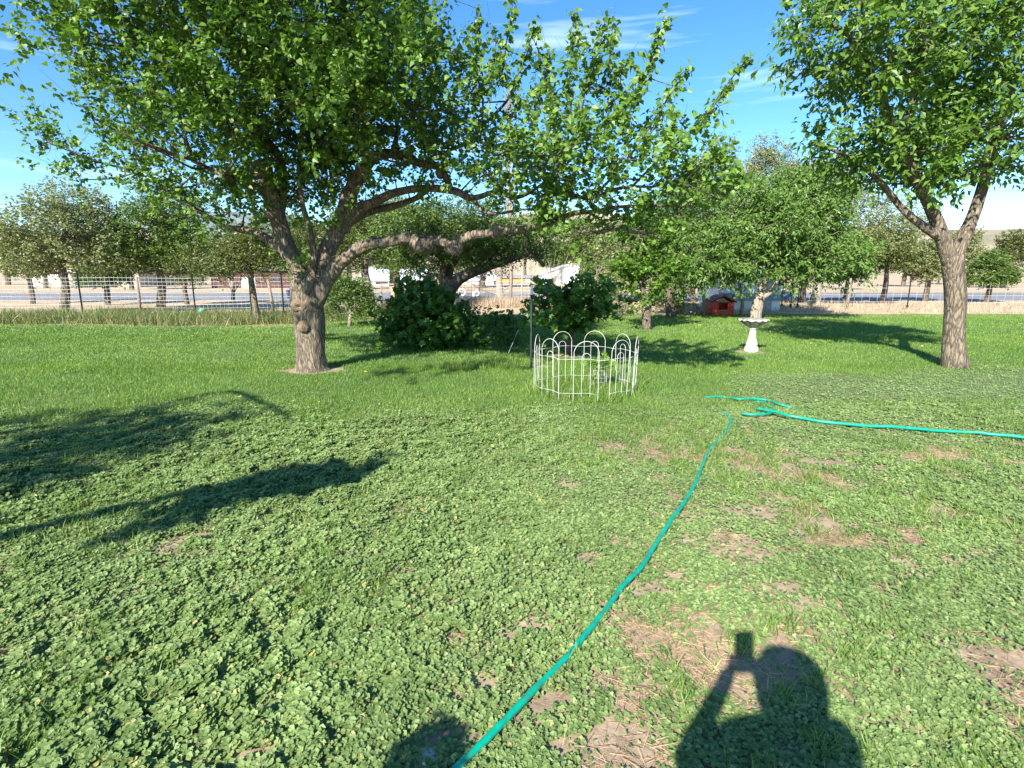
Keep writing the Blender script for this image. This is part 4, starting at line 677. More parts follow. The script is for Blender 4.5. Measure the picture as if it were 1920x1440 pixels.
# ------------------------------------------------------------------ buildings far back
white = solid('white_paint', (.80, .80, .78), .55, .05, 2); roofw = solid('white_metal', (.82, .83, .84), .4, .04, 1); dk = solid('dark_opening', (.03, .035, .045), .5)
def building(name, label, x0, x1, y0, dep, eave, ridge, wm, rm, doors=(), windows=(), gable_front=False, over=.3):
    root = empty(name, ((x0+x1)/2, y0, 0), label, 'building'); xc = (x0+x1)/2
    mb = MB()
    if gable_front: mb.prism([(x0, 0), (x1, 0), (x1, eave), (xc, ridge), (x0, eave)], y0, y0+dep)
    else:
        mb.box((xc, y0+dep/2, eave/2), (x1-x0, dep, eave))
    mb.build('wall', wm, root, False)
    mb = MB()
    if gable_front:
        sl_ = (ridge-eave)/(xc-x0)
        for s_ in (-1, 1):
            xa = xc; xb = xc+s_*((x1-x0)/2+over); za = ridge+.02; zb = ridge+.02-sl_*abs(xb-xa)
            mb.prism([(xa, za), (xb, zb), (xb, zb+.12), (xa, za+.12)] if s_ > 0 else [(xb, zb), (xa, za), (xa, za+.12), (xb, zb+.12)], y0-over, y0+dep+over)
    else:
        v = [(x0-over, y0-over, eave+.02), (x1+over, y0-over, eave+.02), (x1+over, y0+dep/2, ridge), (x0-over, y0+dep/2, ridge), (x0-over, y0+dep+over, eave+.02), (x1+over, y0+dep+over, eave+.02)]
        v2 = [(a, b, c_+.1) for a, b, c_ in v]; mb.add(v+v2, [(6, 7, 8, 9), (9, 8, 11, 10), (0, 3, 2, 1), (3, 4, 5, 2), (0, 1, 7, 6), (4, 10, 11, 5), (0, 6, 9, 3), (3, 9, 10, 4), (1, 2, 8, 7), (2, 5, 11, 8)])
    mb.build('roof', rm, root, False)
    for (a, b, z0, z1) in windows:
        mb = MB(); mb.box(((a+b)/2, y0-.02, (z0+z1)/2), (b-a, .06, z1-z0)); w = mb.build('window', dk, root, False)
    for (a, b, z1) in doors:
        mb = MB(); mb.box(((a+b)/2, y0-.02, z1/2), (b-a, .06, z1)); mb.build('door', solid('door_paint', (.45, .42, .38), .6), root, False)
    return root
xa = P(1017, 520, 75)[0]; xb = P(1118, 520, 75)[0]
building('white_shed', 'white gabled shed rising behind the grape vine', xa, xb, 75, 9, P(1017, 514, 75)[2], P(1060, 497, 75)[2], white, roofw, gable_front=True, over=.25, windows=[(xa+5.1, xa+6.2, .9, 1.6)])
xa = P(925, 520, 88)[0]; xb = P(1030, 520, 88)[0]
building('orange_barn', 'low orange walled barn left of the white gabled shed', xa, xb, 88, 8, P(950, 521, 88)[2], P(950, 517, 88)[2], solid('orange_wall', (.55, .27, .08), .8), solid('grey_roof', (.35, .33, .31), .6), doors=[(xa+5, xa+7, .6)])
xa = P(672, 520, 66)[0]; xb = P(790, 520, 66)[0]
building('long_white_house', 'long low white house seen between the two middle trunks', xa, xb, 66, 9, P(700, 527, 66)[2], P(700, 502, 66)[2], white, roofw, windows=[(xa+2, xa+3.4, .15, .4), (xa+6, xa+6.8, .15, .4)])
xa = P(842, 520, 70)[0]; xb = P(925, 520, 70)[0]
building('white_outbuilding', 'small white outbuilding behind the dark crooked limb', xa, xb, 70, 7, P(880, 526, 70)[2], P(880, 513, 70)[2], white, roofw, windows=[(xa+1, xa+1.8, .2, .5)], doors=[(xa+3, xa+3.9, .45)])
xa = P(395, 520, 56)[0]; xb = P(545, 520, 56)[0]
building('red_barn', 'dark reddish brown barn across the road at the left', xa, xb, 56, 9, P(450, 508, 56)[2], P(450, 496, 56)[2], solid('barn_red', (.10, .045, .04), .85, .2, 3, stretch=(6, 1, .4)), solid('barn_roof', (.2, .17, .16), .7), doors=[(xa+3, xa+4.4, 1.1)], windows=[(xa+6, xa+6.8, .7, 1.2)])
building('left_house', 'beige house far at the left behind the fence', P(60, 520, 60)[0], P(260, 520, 60)[0], 60, 9, 2.2, 3.2, solid('beige', (.5, .44, .35), .8), solid('brown_roof', (.2, .15, .12), .8), windows=[(P(110, 520, 60)[0], P(125, 520, 60)[0], .9, 1.6)])
# white garden shed at the right behind the peach tree
g0 = G(1345, 583); g1 = G(1461, 583); ys = g0[1]
rt = building('garden_shed', 'low white garden shed behind the peach tree trunk', g0[0], g1[0], ys, 2.4, 1.42, 1.72, white, solid('blue_grey_roof', (.55, .60, .63), .5), doors=[(P(1424, 560, ys)[0], P(1447, 560, ys)[0], 1.2)], over=.12)
mb = MB(); mb.box(((g0[0]+g1[0])/2, ys-.09, .56), (g1[0]-g0[0], .03, .30)); s_ = mb.build('trim', solid('blue_grey_trim', (.22, .30, .36), .6), rt, False)

# ------------------------------------------------------------------ fences
wire = solid('galvanised_wire', (.50, .50, .48), .6, .1, 5, metal=.2); tp = solid('green_post', (.012, .035, .022), .6); rust = solid('rusty_post', (.36, .10, .05), .85, .25, 20); wood = bark_mat('weathered_wood', (.18, .13, .10), (.46, .38, .30), scale=14)
def wire_fence(name, label, a, b, h, posts, sp_v=.15, sp_h=.13, r=.0065):
    a = np.array(a); b = np.array(b); root = empty(name, (*a, 0), label, 'fence'); Ln = np.linalg.norm(b-a); d = (b-a)/Ln; mb = MB()
    for t in np.arange(0, Ln, sp_v): q = a+d*t; mb.tube([(q[0], q[1], .03), (q[0]+.01*math.sin(t*7), q[1], h)], r, 3, False)
    for z in np.arange(.05, h+.01, sp_h): mb.tube([(*(a+d*t), z+.012*math.sin(t*1.3+z)) for t in np.linspace(0, Ln, 24)], r*1.1, 3, False)
    mb.build('wire_mesh', wire, root)
    for t, rr_, hh_, mt, lean in posts:
        q = a+d*t; mb = MB()
        if mt in (tp, rust): mb.box((q[0], q[1]-.02, hh_/2), (.045, .012, hh_)); mb.box((q[0], q[1]-.04, hh_/2), (.012, .035, hh_)); mb.box((q[0], q[1]-.02, .12), (.11, .006, .14))
        else: mb.tube([(q[0], q[1]-.03, -.05), (q[0]+lean*.5, q[1]-.03, hh_*.5), (q[0]+lean, q[1]-.03, hh_)], [rr_, rr_*.95, rr_*.9], 10, True, knobbly(.06, 3))
        mb.build('post', mt, root, mt not in (tp, rust))
    return root
def tx(px, Y, a): return P(px, 560, Y)[0]-a
fy = 19.2; a0 = -24.0
wire_fence('wire_fence', 'square mesh wire fence with green metal posts behind the left lawn', (a0, fy+.3), (P(700, 560, 20.0)[0], 20.0), 1.42,
   [(tx(458, fy+.2, a0), .03, 1.62, tp, 0), (tx(526, fy+.5, a0), .03, 1.60, tp, 0), (tx(508, fy+.5, a0), .05, 1.3, wood, -.12), (tx(345, fy, a0), .03, 1.6, tp, 0), (tx(240, fy, a0), .05, 1.4, wood, .03), (tx(130, fy, a0), .03, 1.6, tp, 0), (tx(590, fy+.5, a0), .03, 1.55, tp, 0), (tx(655, fy+.6, a0), .06, 1.5, wood, .02)])
fy = 28.5; a0 = P(800, 560, fy)[0]
wire_fence('tall_wire_fence', 'tall square mesh wire fence beyond the dark bush', (a0, fy), (P(1150, 560, 27)[0], 27.), 1.15,
   [(tx(902, fy, a0), .04, 1.35, rust, 0), (tx(960, fy, a0), .075, 1.9, wood, 0), (tx(980, fy, a0), .03, 1.6, wire, 0), (tx(1040, fy, a0), .05, 1.4, wood, 0), (tx(835, fy, a0), .05, 1.4, wood, 0)], .18, .15, .009)
fy = 24.5; a0 = P(1462, 560, fy)[0]
wire_fence('right_wire_fence', 'wire fence with dark thin posts right of the white garden shed', (a0, fy), (a0+18, fy-3), 1.15,
   [(tx(1482, fy, a0), .03, 1.3, tp, 0), (tx(1494, fy, a0), .03, 1.3, tp, 0), (tx(1466, fy, a0), .03, 1.2, tp, 0), (tx(1580, fy, a0), .05, 1.3, wood, 0), (tx(1680, fy, a0), .03, 1.3, tp, 0)], .3, .28, .006)
# green metal post with white tip by the vine
g = G(996, 690); root = empty('metal_post', g, 'dark green metal post with a white painted top left of the wire ring', 'post')
ztop = P(996, 536, g[1])[2]; zt = P(996, 553, g[1])[2]
mb = MB(); mb.box((g[0], g[1], zt/2), (.042, .012, zt)); mb.box((g[0], g[1]-.024, zt/2), (.012, .034, zt-.01)); 
for z in np.arange(.1, zt-.05, .055): mb.box((g[0], g[1]-.046, z), (.014, .010, .018))
mb.build('stake', tp, root, False)
mb = MB(); mb.box((g[0], g[1], (zt+ztop)/2+.002), (.042, .012, ztop-zt)); mb.box((g[0], g[1]-.024, (zt+ztop)/2), (.012, .034, ztop-zt-.01)); mb.build('white_tip', white, root, False)
g = G(951, 668); q = P(972, 618, g[1]+.15); mb = MB(); mb.tube([g, (g+q)/2, q], .008, 6); o = mb.build('leaning_rod', solid('pale_rod', (.22, .26, .24), .5), None)
tag(o, 'thin pale rod leaning against the low vine', 'rod')
g = G(470, 562); mb = MB(); mb.tube([P(470, 562, g[1]), P(466, 521, g[1])], .05, 8); tag(mb.build('white_pole', white), 'thin white leaning pole beyond the left fence', 'pole')

# ------------------------------------------------------------------ bird bath
def stone_mat():
    m, nt = newmat('painted_concrete'); L = nt.links.new; co = N(nt, 'ShaderNodeTexCoord')
    n1 = N(nt, 'ShaderNodeTexNoise'); n1.inputs['Scale'].default_value = 14; n1.inputs['Detail'].default_value = 8; n1.inputs['Roughness'].default_value = .65; L(co.outputs['Object'], n1.inputs['Vector'])
    rp = ramp(nt, [(.32, (.30, .27, .20)), (.5, (.52, .49, .41)), (.7, (.64, .61, .54))]); L(n1.outputs['Fac'], rp.inputs['Fac'])
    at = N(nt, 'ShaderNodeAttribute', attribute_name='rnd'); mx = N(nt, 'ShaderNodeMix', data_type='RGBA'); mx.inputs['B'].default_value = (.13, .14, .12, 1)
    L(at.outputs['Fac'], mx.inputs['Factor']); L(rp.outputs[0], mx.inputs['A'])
    pb = N(nt, 'ShaderNodeBsdfPrincipled'); pb.inputs['Roughness'].default_value = .75; L(mx.outputs['Result'], pb.inputs['Base Color'])
    b = N(nt, 'ShaderNodeBump'); b.inputs['Strength'].default_value = .3; b.inputs['Distance'].default_value = .005; L(n1.outputs['Fac'], b.inputs['Height']); L(b.outputs[0], pb.inputs['Normal'])
    o = N(nt, 'ShaderNodeOutputMaterial'); L(pb.outputs[0], o.inputs[0]); return m
ST = stone_mat()
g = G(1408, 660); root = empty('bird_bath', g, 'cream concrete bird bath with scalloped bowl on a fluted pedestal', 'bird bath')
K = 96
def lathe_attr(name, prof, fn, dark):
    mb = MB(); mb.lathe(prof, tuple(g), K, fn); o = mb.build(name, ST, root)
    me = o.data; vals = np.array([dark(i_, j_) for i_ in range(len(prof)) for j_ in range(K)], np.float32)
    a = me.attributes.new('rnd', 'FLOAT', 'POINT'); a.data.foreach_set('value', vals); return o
def flute(n_, amp):
    return lambda r, z, a: (r*(1-amp*(1-abs(math.cos(n_*a/2)))**2), z)
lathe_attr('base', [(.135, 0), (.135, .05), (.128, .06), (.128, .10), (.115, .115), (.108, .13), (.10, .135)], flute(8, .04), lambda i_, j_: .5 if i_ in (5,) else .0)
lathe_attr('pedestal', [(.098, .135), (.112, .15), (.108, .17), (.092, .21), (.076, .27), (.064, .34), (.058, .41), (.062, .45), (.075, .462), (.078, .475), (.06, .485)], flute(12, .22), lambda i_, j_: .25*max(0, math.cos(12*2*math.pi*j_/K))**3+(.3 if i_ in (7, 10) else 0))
bp = [(.06, .485), (.085, .49), (.10, .50), (.14, .525), (.185, .555), (.225, .585), (.245, .602), (.262, .612), (.278, .622), (.284, .636), (.278, .648), (.262, .656), (.245, .660), (.225, .648), (.205, .62), (.15, .60), (.08, .592), (.001, .59)]
def bowl(r, z, a):
    s_ = math.cos(12*a); w = min(1, max(0, (r-.10)/.15)); 
    if z < .61 and r > .08: return (r*(1-.05*w*(1-abs(math.cos(6*a)))**1.5), z-.010*w*s_)
    return (r*(1+.022*w*s_), z-(.010*s_ if (z < .64 and r > .2) else .0))
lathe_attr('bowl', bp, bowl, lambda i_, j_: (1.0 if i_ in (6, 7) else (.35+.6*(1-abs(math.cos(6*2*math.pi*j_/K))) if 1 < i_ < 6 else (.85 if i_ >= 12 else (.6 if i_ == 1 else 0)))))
wm, nt = newmat('water'); pb = N(nt, 'ShaderNodeBsdfPrincipled'); pb.inputs['Base Color'].default_value = (.05, .07, .08, 1); pb.inputs['Roughness'].default_value = .04; o = N(nt, 'ShaderNodeOutputMaterial'); nt.links.new(pb.outputs[0], o.inputs[0])
mb = MB(); mb.lathe([(.205, .632), (.1, .633), (.001, .633)], tuple(g), 48); mb.build('water', wm, root)

# ------------------------------------------------------------------ white wire ring
ww_ = solid('white_wire', (.62, .61, .57), .4, .03, 20); C0 = np.array([.955, 7.17]); RR = .63
root = empty('wire_ring_fence', (C0[0], C0[1], 0), 'ring of white wire garden border hoops standing round a sapling', 'garden fence')
angs = [-15, -57, -98, -139, 165, 113, 69, 27]; legs = []
for j, a in enumerate(angs):
    a = R(a+random.uniform(-2, 2)); c = C0+RR*np.array([math.cos(a), math.sin(a)])*random.uniform(.97, 1.03); t = np.array([-math.sin(a+random.uniform(-.15, .15)), math.cos(a)]); t /= np.linalg.norm(t); w = .148; top = .745+random.uniform(-.012, .012)
    lean = np.array([math.cos(a), math.sin(a)])*random.uniform(-.02, .03)
    def hp(s_, z, c=c, t=t, lean=lean): q = c+t*s_+lean*(z/.7); return (q[0], q[1], z)
    mb = MB(); arc = [hp(-w, .0), hp(-w*1.01, .3), hp(-w, top-w)]+[hp(-w*math.cos(th), top-w+w*math.sin(th)) for th in np.linspace(.15, math.pi-.15, 13)]+[hp(w, top-w), hp(w*1.01, .3), hp(w, 0)]
    mb.tube(cr(arc, .05), .0033, 8); mb.build('hoop', ww_, root)
    wi = .052; ti = .60; mb = MB(); arc = [hp(-wi, .03), hp(-wi, .3), hp(-wi, ti-wi)]+[hp(-wi*math.cos(th), ti-wi+wi*math.sin(th)) for th in np.linspace(.2, math.pi-.2, 9)]+[hp(wi, ti-wi), hp(wi, .3), hp(wi, .03)]
    mb.tube(cr(arc, .05), .0027, 6); mb.build('inner_hoop', ww_, root)
    legs.append((a, hp))
for z in (.52, .10):
    mb = MB()
    for j in range(len(legs)):
        hp = legs[j][1]; pts = [hp(-.148, z+.006), hp(-.05, z+.012), hp(.05, z+.012), hp(.148, z-.004)]; mb.tube(pts, .0024, 6)
        h2 = legs[(j-1) % len(legs)][1]
        if not (z < .2 and j in (2,)): mb.tube([hp(.148, z-.004), h2(-.148, z+.006)], .0024, 6)
    mb.build('cross_wire', ww_, root)
# sapling in its own little cage
g = G(1122, 733); root = empty('sapling', g, 'young leafy sapling inside the white wire ring', 'sapling')
mb = MB(); mb.tube([g, g+[.01, 0, .2], g+[0, .01, .42]], [.007, .006, .004], 6); mb.build('stem', M['twig'], root)
p = np.concatenate([g+[-.09, 0, .38]+rng.normal(0, .035, (16, 3)), g+[.09, 0, .36]+rng.normal(0, .045, (20, 3)), g+[.0, 0, .2]+rng.normal(0, .04, (14, 3))*[1, 1, 2.5]]); n = len(p)
scatter('foliage', 'palm', p, nrm(rng.normal(0, 1, (n, 3))-[0, 0, .5]), nrm(rng.normal(0, .4, (n, 3))+[0, -.7, .6]), .07+.03*rng.random(n), .075, M['bright'], root)
mb = MB(); cg = g+[.02, .02, 0]
for j in range(12):
    a = j*math.pi/6; mb.tube([cg+[.09*math.cos(a), .09*math.sin(a), 0], cg+[.09*math.cos(a), .09*math.sin(a), .36]], .0016, 4, False)
for z in np.arange(.03, .37, .05): mb.tube([cg+[.09*math.cos(a), .09*math.sin(a), z] for a in np.linspace(0, 6.2832, 17)], .0016, 4, False)
tag(mb.build('wire_cage', wire), 'small grey wire cylinder round the sapling stem', 'plant cage')

# ------------------------------------------------------------------ hoses
hm, nt = newmat('hose_rubber'); pb = N(nt, 'ShaderNodeBsdfPrincipled'); pb.inputs['Roughness'].default_value = .38; L = nt.links.new
co = N(nt, 'ShaderNodeTexCoord'); nz = N(nt, 'ShaderNodeTexNoise'); nz.inputs['Scale'].default_value = 25; nz.inputs['Detail'].default_value = 6; L(co.outputs['Object'], nz.inputs['Vector']); rp = ramp(nt, [(.3, (.03, .17, .11)), (.45, (.0, .29, .185)), (.62, (.0, .34, .22)), (.8, (.06, .38, .27))]); L(nz.outputs['Fac'], rp.inputs['Fac']); L(rp.outputs[0], pb.inputs['Base Color'])
o = N(nt, 'ShaderNodeOutputMaterial'); L(pb.outputs[0], o.inputs[0])
def hose(name, label, pts, r, z=None):
    c = []
    for k_, a in enumerate(pts): zz = a[2] if len(a) > 2 else .026; c.append(G(a[0], a[1], zz))
    c = cr(c, .03); c[:, 2] += gz(c[:, 0], c[:, 1]); mb = MB(); mb.tube(c, r, 14)
    return tag(mb.build(name, hm), label, 'hose')
hose('garden_hose', 'long teal green garden hose running diagonally over the mallow', [(740, 1560), (800, 1492), (858, 1436), (925, 1372), (985, 1312), (1040, 1256), (1085, 1206), (1118, 1165), (1147, 1126), (1172, 1092), (1200, 1064), (1228, 1020), (1252, 985), (1285, 940), (1305, 905), (1318, 868), (1338, 832), (1358, 812), (1370, 795), (1366, 780, .02), (1340, 765, .005), (1322, 750, .015), (1332, 743, .04), (1362, 745, .02), (1385, 748, .05), (1410, 746, .055), (1440, 750, .04), (1462, 757, .05), (1485, 764, .02), (1530, 775, .01)], .0135)
hose('hose_coil', 'teal hose loop crossing over itself at the right edge', [(1390, 776, .045), (1415, 778, .05), (1440, 776, .045), (1452, 768, .03), (1440, 760, .03), (1425, 752, .02), (1405, 756, .005)], .0150)
hose('feeder_hose', 'thick teal hose entering from the right over the mallow', [(1419, 765, .06), (1445, 770, .065), (1475, 779, .06), (1500, 784, .05), (1560, 792, .05), (1680, 800, .05), (1850, 812, .05), (2100, 850, .05)], .0155)

# ------------------------------------------------------------------ playhouse and things by the back
red = solid('red_plastic', (.72, .07, .045), .5, .2, 12); g = G(1354, 591); Y0 = g[1]
xl = P(1334, 590, Y0)[0]; xr = P(1375, 590, Y0)[0]; H_ = P(1354, 556, Y0)[2]; wl = P(1354, 566, Y0)[2]; xc = (xl+xr)/2
root = empty('playhouse', (xc, Y0, 0), 'small red playhouse with a gable roof at the back of the lawn', 'playhouse')
mb = MB(); u = (xr-xl); a_ = xl+u*.30; b_ = xr-u*.28
mb.prism([(xl, 0), (a_, 0), (a_, wl), (xl, wl)], Y0, Y0+.05); mb.prism([(b_, 0), (xr, 0), (xr, wl), (b_, wl)], Y0, Y0+.05); mb.prism([(a_+.002, 0), (b_-.002, 0), (b_-.002, .17), (a_+.002, .17)], Y0+.003, Y0+.047)
mb.box((xl+.025, Y0+.4, wl/2), (.05, .69, wl)); mb.box((xr-.025, Y0+.4, wl/2), (.05, .69, wl)); mb.box((xc, Y0+.78, wl/2), (u, .05, wl)); mb.build('wall', red, root, False)
mb = MB(); mb.prism([(a_, wl-.02), (b_, wl-.02), (b_, wl+.02), (xc, H_-.04), (a_, wl+.02)], Y0+.01, Y0+.04); mb.build('gable', solid('tan_panel', (.42, .33, .20), .7), root, False)
mb = MB()
for s_ in (-1, 1):
    x2 = xc+s_*(u/2+.06); poly = [(xc, H_), (x2, wl-.03), (x2, wl+.02), (xc, H_+.05)]; mb.prism(poly if s_ > 0 else [poly[1], poly[0], poly[3], poly[2]], Y0-.07, Y0+.86)
mb.build('roof', solid('dark_red_roof', (.22, .035, .035), .6), root, False)
mb = MB(); mb.box(((a_+b_)/2, Y0-.03, .185), (b_-a_, .1, .025)); mb.build('counter', solid('tan_counter', (.5, .38, .22), .6), root, False)
for k_ in range(2):
    mb = MB(); x_ = (xl+a_)/2 if k_ == 0 else (xr+b_)/2; mb.box((x_, Y0-.01, wl*.62), (.11, .02, .16)); mb.box((x_, Y0-.024, wl*.62), (.012, .01, .16)); mb.build('shutter', solid('bright_red', (.65, .06, .04), .4), root, False)
g = G(1292, 589); mb = MB(); mb.box((g[0], g[1], .19), (.44, .36, .36)); mb.box((g[0], g[1], .385), (.48, .40, .03)); tag(mb.build('concrete_block', solid('concrete', (.28, .28, .26), .9, bump=.5), None, False), 'squat grey block with a flat lid left of the playhouse', 'block')
def torus(name, label, c, R_, r_, mat, ax='y', squash=1):
    mb = MB(); pts = [(c[0]+R_*math.cos(a), c[1], c[2]+R_*math.sin(a)) if ax == 'y' else (c[0], c[1]+R_*math.cos(a), c[2]+R_*math.sin(a)) for a in np.linspace(0, 6.2832, 33)]
    k = 12; V = []; 
    for a in np.linspace(0, 2*math.pi, 32, endpoint=False):
        for b_ in np.linspace(0, 2*math.pi, k, endpoint=False):
            rr_ = R_+r_*math.cos(b_); V.append((c[0]+rr_*math.cos(a), c[1]+r_*1.2*math.sin(b_), c[2]+rr_*math.sin(a)))
    f = [(i_*k+j_, i_*k+(j_+1) % k, ((i_+1) % 32)*k+(j_+1) % k, ((i_+1) % 32)*k+j_) for i_ in range(32) for j_ in range(k)]; mb.add(V, f)
    return tag(mb.build(name, mat), label, 'tyre', 'painted tyres beyond the wire fence')
pw = solid('chalky_white', (.75, .73, .68), .8, .15, 10)
g = G(864, 558); torus('painted_tyre', 'white painted tyre standing left of the rusty post', (g[0], g[1]+1, P(864, 548, g[1]+1)[2]), .20, .055, pw)
g = G(892, 558); torus('painted_tyre', 'white painted tyre with a white stump in front beside the rusty post', (g[0], g[1]+1, P(893, 550, g[1]+1)[2]), .16, .05, pw)
mb = MB(); q = P(889, 562, g[1]+.3); mb.lathe([(.13, 0), (.12, .2), (.10, .36), (.02, .4)], (q[0], q[1], 0), 14); tag(mb.build('white_stump', pw), 'short white stump in front of the right tyre', 'stump')
g = G(310+1003, 589); torus('garden_reel', 'pale round wheel leaning beside the playhouse', (g[0], g[1], .17), .12, .03, pw)
COL.objects[-1]['category'] = 'wheel'; del COL.objects[-1]['group']
# green ball, blue bucket, bench beyond the fence
def ball(name, label, c, r, mat, cat):
    mb = MB(); mb.lathe([(r*math.sin(t), -r*math.cos(t)) for t in np.linspace(.02, math.pi-.02, 16)], tuple(c), 24); return tag(mb.build(name, mat), label, cat)
g = G(439, 590); ball('green_ball', 'pale green ball lying in the weeds at the far left', (g[0], 18.6, P(439, 583, 18.6)[2]), .095, solid('green_rubber', (.12, .5, .3), .35), 'ball')
g = G(545, 560); mb = MB(); mb.lathe([(.18, 0), (.22, .5), (.23, .5), (.23, .53), (.2, .53), (.17, .05), (.001, .05)], tuple(g), 20); tag(mb.build('blue_bucket', solid('blue_plastic', (.06, .16, .42), .4)), 'blue plastic bucket beyond the fence just left of the big trunk', 'bucket')
g = G(1468, 566); root = empty('toy_cart', g, 'small blue and white cart in the dry field at the right', 'cart'); bl_ = solid('cart_blue', (.05, .13, .5), .4)
mb = MB(); mb.prism([(g[0]-.45, .22), (g[0]+.45, .22), (g[0]+.55, .55), (g[0]-.55, .55)], g[1]-.25, g[1]+.25); mb.build('tray', bl_, root, False)
for s_ in (-.3, .3):
    for t_ in (-.29, .29): mb = MB(); mb.tube([(g[0]+s_, g[1]+t_-.04, .15), (g[0]+s_, g[1]+t_+.04, .15)], .15, 16); mb.build('wheel', pw, root)
g = G(727, 560); root = empty('bench', g, 'weathered slatted bench beyond the fence in the middle distance', 'bench'); wd = wood
mb = MB(); [mb.box((g[0], g[1]+d_, .42), (.95, .10, .04)) for d_ in (-.13, 0, .13)]; mb.build('seat', wd, root, False)
mb = MB(); [mb.box((g[0], g[1]+.24, z_), (.95, .03, .09)) for z_ in (.55, .70, .85)]; mb.build('backrest', wd, root, False)
for s_ in (-.4, .4): mb = MB(); mb.box((g[0]+s_, g[1]+.2, .43), (.06, .06, .86)); mb.box((g[0]+s_, g[1]-.15, .2), (.06, .06, .4)); mb.build('leg', wd, root, False)
mb = MB(); g = G(738, 566); mb.tube([(g[0]+.05, g[1], 0), (g[0], g[1], .4), (g[0]-.05, g[1], .78)], [.07, .10, .14], 12, True, knobbly(.15, 3)); tag(mb.build('tan_stump', solid('tan_wood', (.55, .33, .20), .8), None), 'tan wooden stump wider at its top beside the bench', 'stump')
n = 60; c_ = G(1440, 622); x = np.concatenate([c_[0]+rng.normal(0, .9, 34), rng.uniform(-9, 9, n-34)]); y = np.concatenate([c_[1]+rng.normal(0, 1.0, 34), rng.uniform(6.5, 17, n-34)])
tag(scatter('fallen_leaves', 'heart', np.stack([x, y, np.full(n, .035)], 1), hdir(n), upn(n, .4), .045+.02*rng.random(n), .045, leaf_mat('fallen_leaf', [(0, (.5, .40, .05)), (.6, (.6, .48, .08)), (1, (.35, .2, .08))])), 'yellow fallen leaves scattered on the lawn', 'leaves', kind='stuff')
# stone in the shade at the bottom edge
g = G(800, 1428); mb = MB(); v = []; k = 20
for i_ in range(10):
    for j_ in range(k):
        th = math.pi*i_/9; ph = 2*math.pi*j_/k; d = np.array([math.sin(th)*math.cos(ph), math.sin(th)*math.sin(ph), math.cos(th)]); v.append(g+[0, 0, .01]+d*(1+.3*(float(fbm(d[0]*1.5+3, d[1]*1.5, d[2]*1.5))-.5))*[.055, .04, .02])
mb.add(v, [(i_*k+j_, i_*k+(j_+1) % k, (i_+1)*k+(j_+1) % k, (i_+1)*k+j_) for i_ in range(9) for j_ in range(k)]); tag(mb.build('flat_stone', solid('grey_stone', (.38, .39, .42), .8, bump=.3)), 'smooth grey stone lying in shade at the bottom edge', 'stone')

# ------------------------------------------------------------------ the photographer, whose shadow lies on the mallow
root = empty('person', (.05, -.3, 0), 'person standing and holding a phone up in both hands, casting a shadow on the mallow', 'person')
jv = {'pelvis': (.06, -.34, .92, .15, .11), 'waist': (.06, -.33, 1.06, .14, .10), 'chest': (.05, -.31, 1.25, .17, .12), 'neckb': (.05, -.30, 1.40, .075, .07), 'neck': (.055, -.30, 1.47, .06, .06), 'head': (.045, -.29, 1.545, .080, .092), 'crown': (.045, -.29, 1.62, .078, .088), 'top': (.045, -.295, 1.67, .04, .045),
 'shl': (-.13, -.29, 1.36, .062, .062), 'ell': (-.215, -.12, 1.17, .045, .045), 'wrl': (-.075, -.045, 1.38, .030, .028), 'pal': (-.050, -.030, 1.425, .034, .016),
 'shr': (.22, -.29, 1.36, .062, .062), 'elr': (.28, -.14, 1.16, .045, .045), 'wrr': (.085, -.05, 1.37, .030, .028), 'par': (.050, -.03, 1.42, .034, .016),
 'hpl': (-.03, -.34, .86, .095, .095), 'knl': (-.04, -.31, .48, .062, .062), 'anl': (-.05, -.34, .09, .042, .042), 'tol': (-.06, -.18, .035, .042, .03),
 'hpr': (.15, -.34, .86, .095, .095), 'knr': (.16, -.31, .48, .062, .062), 'anr': (.17, -.34, .09, .042, .042), 'tor': (.19, -.18, .035, .042, .03)}
ed = [('pelvis', 'waist'), ('waist', 'chest'), ('chest', 'neckb'), ('neckb', 'neck'), ('neck', 'head'), ('head', 'crown'), ('crown', 'top'), ('chest', 'shl'), ('shl', 'ell'), ('ell', 'wrl'), ('wrl', 'pal'), ('chest', 'shr'), ('shr', 'elr'), ('elr', 'wrr'), ('wrr', 'par'),
      ('pelvis', 'hpl'), ('hpl', 'knl'), ('knl', 'anl'), ('anl', 'tol'), ('pelvis', 'hpr'), ('hpr', 'knr'), ('knr', 'anr'), ('anr', 'tor')]
def skin(name, jv, ed, mat, rootk, off=0.0):
    ks = list(jv); me = bpy.data.meshes.new(name); o0 = np.array(root.location)
    me.from_pydata([tuple(np.array(jv[k_][:3])-o0) for k_ in ks], [(ks.index(a), ks.index(b)) for a, b in ed], []); me.update()
    o = bpy.data.objects.new(name, me); COL.objects.link(o); o.parent = root
    md = o.modifiers.new('skin', 'SKIN'); md.use_smooth_shade = True
    if not me.skin_vertices: 
        bpy.context.view_layer.objects.active = o
    sv = me.skin_vertices[0].data
    for i_, k_ in enumerate(ks): sv[i_].radius = (jv[k_][3]+off, jv[k_][4]+off); sv[i_].use_root = (k_ == rootk)
    s2 = o.modifiers.new('sub', 'SUBSURF'); s2.levels = 2; s2.render_levels = 2; me.materials.append(mat); return o
skinm = solid('skin', (.55, .34, .25), .55, .05)
skin('body', jv, ed, skinm, 'pelvis')
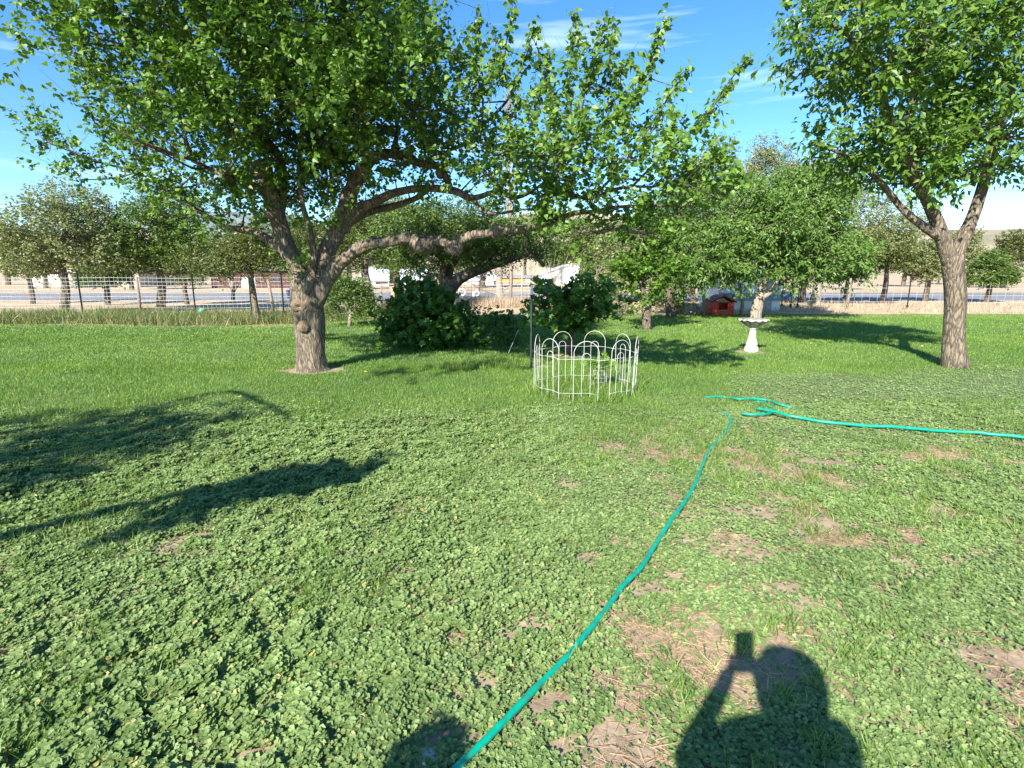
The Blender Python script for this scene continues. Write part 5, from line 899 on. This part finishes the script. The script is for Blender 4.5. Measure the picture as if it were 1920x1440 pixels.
def fingers(side):
    s_ = side; x0 = .047*s_; V = {}; E = []; lens_ = [.070, .078, .072, .058]
    for f_ in range(4):
        z0 = 1.450-.020*f_; pts = [(x0, -.030, z0-.005), (x0*1.03, -.006, z0), (x0*.90, .004, z0+.002), (x0*.90-s_*lens_[f_]*.3, .004, z0+.002)]
        for q_, pt in enumerate(pts): V[f'{f_}{q_}'] = (*pt, .0085-.0006*q_, .0085-.0006*q_)
        E += [(f'{f_}{q_}', f'{f_}{q_+1}') for q_ in range(3)]
    pts = [(x0, -.037, 1.405), (x0*.9, -.042, 1.43), (x0*.6, -.036, 1.45), (x0*.45, -.032, 1.462)]
    for q_, pt in enumerate(pts): V[f't{q_}'] = (*pt, .0105-.0008*q_, .0105-.0008*q_)
    E += [(f't{q_}', f't{q_+1}') for q_ in range(3)]; return V, E
for s_ in (-1, 1):
    V_, E_ = fingers(s_)
    for f_ in '0123t':
        kk = [k_ for k_ in V_ if k_[0] == f_]; skin('finger' if f_ != 't' else 'thumb', {k_: V_[k_] for k_ in kk}, [e_ for e_ in E_ if e_[0][0] == f_], skinm, kk[0])
sj = {k_: jv[k_] for k_ in ('pelvis', 'waist', 'chest', 'neckb', 'shl', 'ell', 'shr', 'elr')}; sj['neckb'] = (.04, -.29, 1.385, .06, .06)
skin('shirt', sj, [('pelvis', 'waist'), ('waist', 'chest'), ('chest', 'neckb'), ('chest', 'shl'), ('shl', 'ell'), ('chest', 'shr'), ('shr', 'elr')], solid('blue_cotton', (.10, .16, .28), .85), 'pelvis', .014)
tj = {k_: jv[k_] for k_ in ('pelvis', 'hpl', 'knl', 'hpr', 'knr')}; tj['anl'] = (-.05, -.34, .12, .05, .05); tj['anr'] = (.17, -.34, .12, .05, .05)
skin('trousers', tj, [('pelvis', 'hpl'), ('hpl', 'knl'), ('knl', 'anl'), ('pelvis', 'hpr'), ('hpr', 'knr'), ('knr', 'anr')], solid('denim', (.06, .09, .16), .9), 'pelvis', .012)
mb = MB(); mb.lathe([(.001, -.11), (.08, -.10), (.118, -.05), (.130, .02), (.128, .07), (.108, .115), (.06, .14), (.001, .148)], (.045, -.325, 1.545), 24); h_ = mb.build('hair', solid('brown_hair', (.07, .045, .03), .7), root)
mb = MB(); mb.lathe([(.001, .0), (.012, .004), (.015, .02), (.008, .045), (.001, .05)], (.045, -.198, 1.56), 12); mb.build('nose', skinm, root)
for s_ in (-.031, .031): mb = MB(); mb.lathe([(.011*math.sin(t), -.011*math.cos(t)) for t in np.linspace(.02, 3.12, 9)], (.045+s_, -.205, 1.595), 12); mb.build('eye', pw, root)
# the phone: the camera looks out of its lens
c_, s_ = math.cos(PITCH), math.sin(PITCH)
mb = MB(); hv = []
for (x_, u_, d_) in [(sx*.039, uz, dy) for dy in (-.006, -.015) for (sx, uz) in ((-1, -.145), (1, -.145), (1, .020), (-1, .020))]:
    hv.append((x_, d_*c_+u_*s_, CAMH-d_*s_+u_*c_))
mb.add(hv, [(0, 1, 2, 3), (7, 6, 5, 4), (0, 4, 5, 1), (1, 5, 6, 2), (2, 6, 7, 3), (3, 7, 4, 0)])
tag(mb.build('phone', solid('black_plastic', (.02, .02, .02), .3), None, False), 'black phone held up in both hands by the person', 'phone')
print('leaves in big crown', NLEAF, 'objects', len(bpy.data.objects), 'verts', sum(len(m_.vertices) for m_ in bpy.data.meshes))
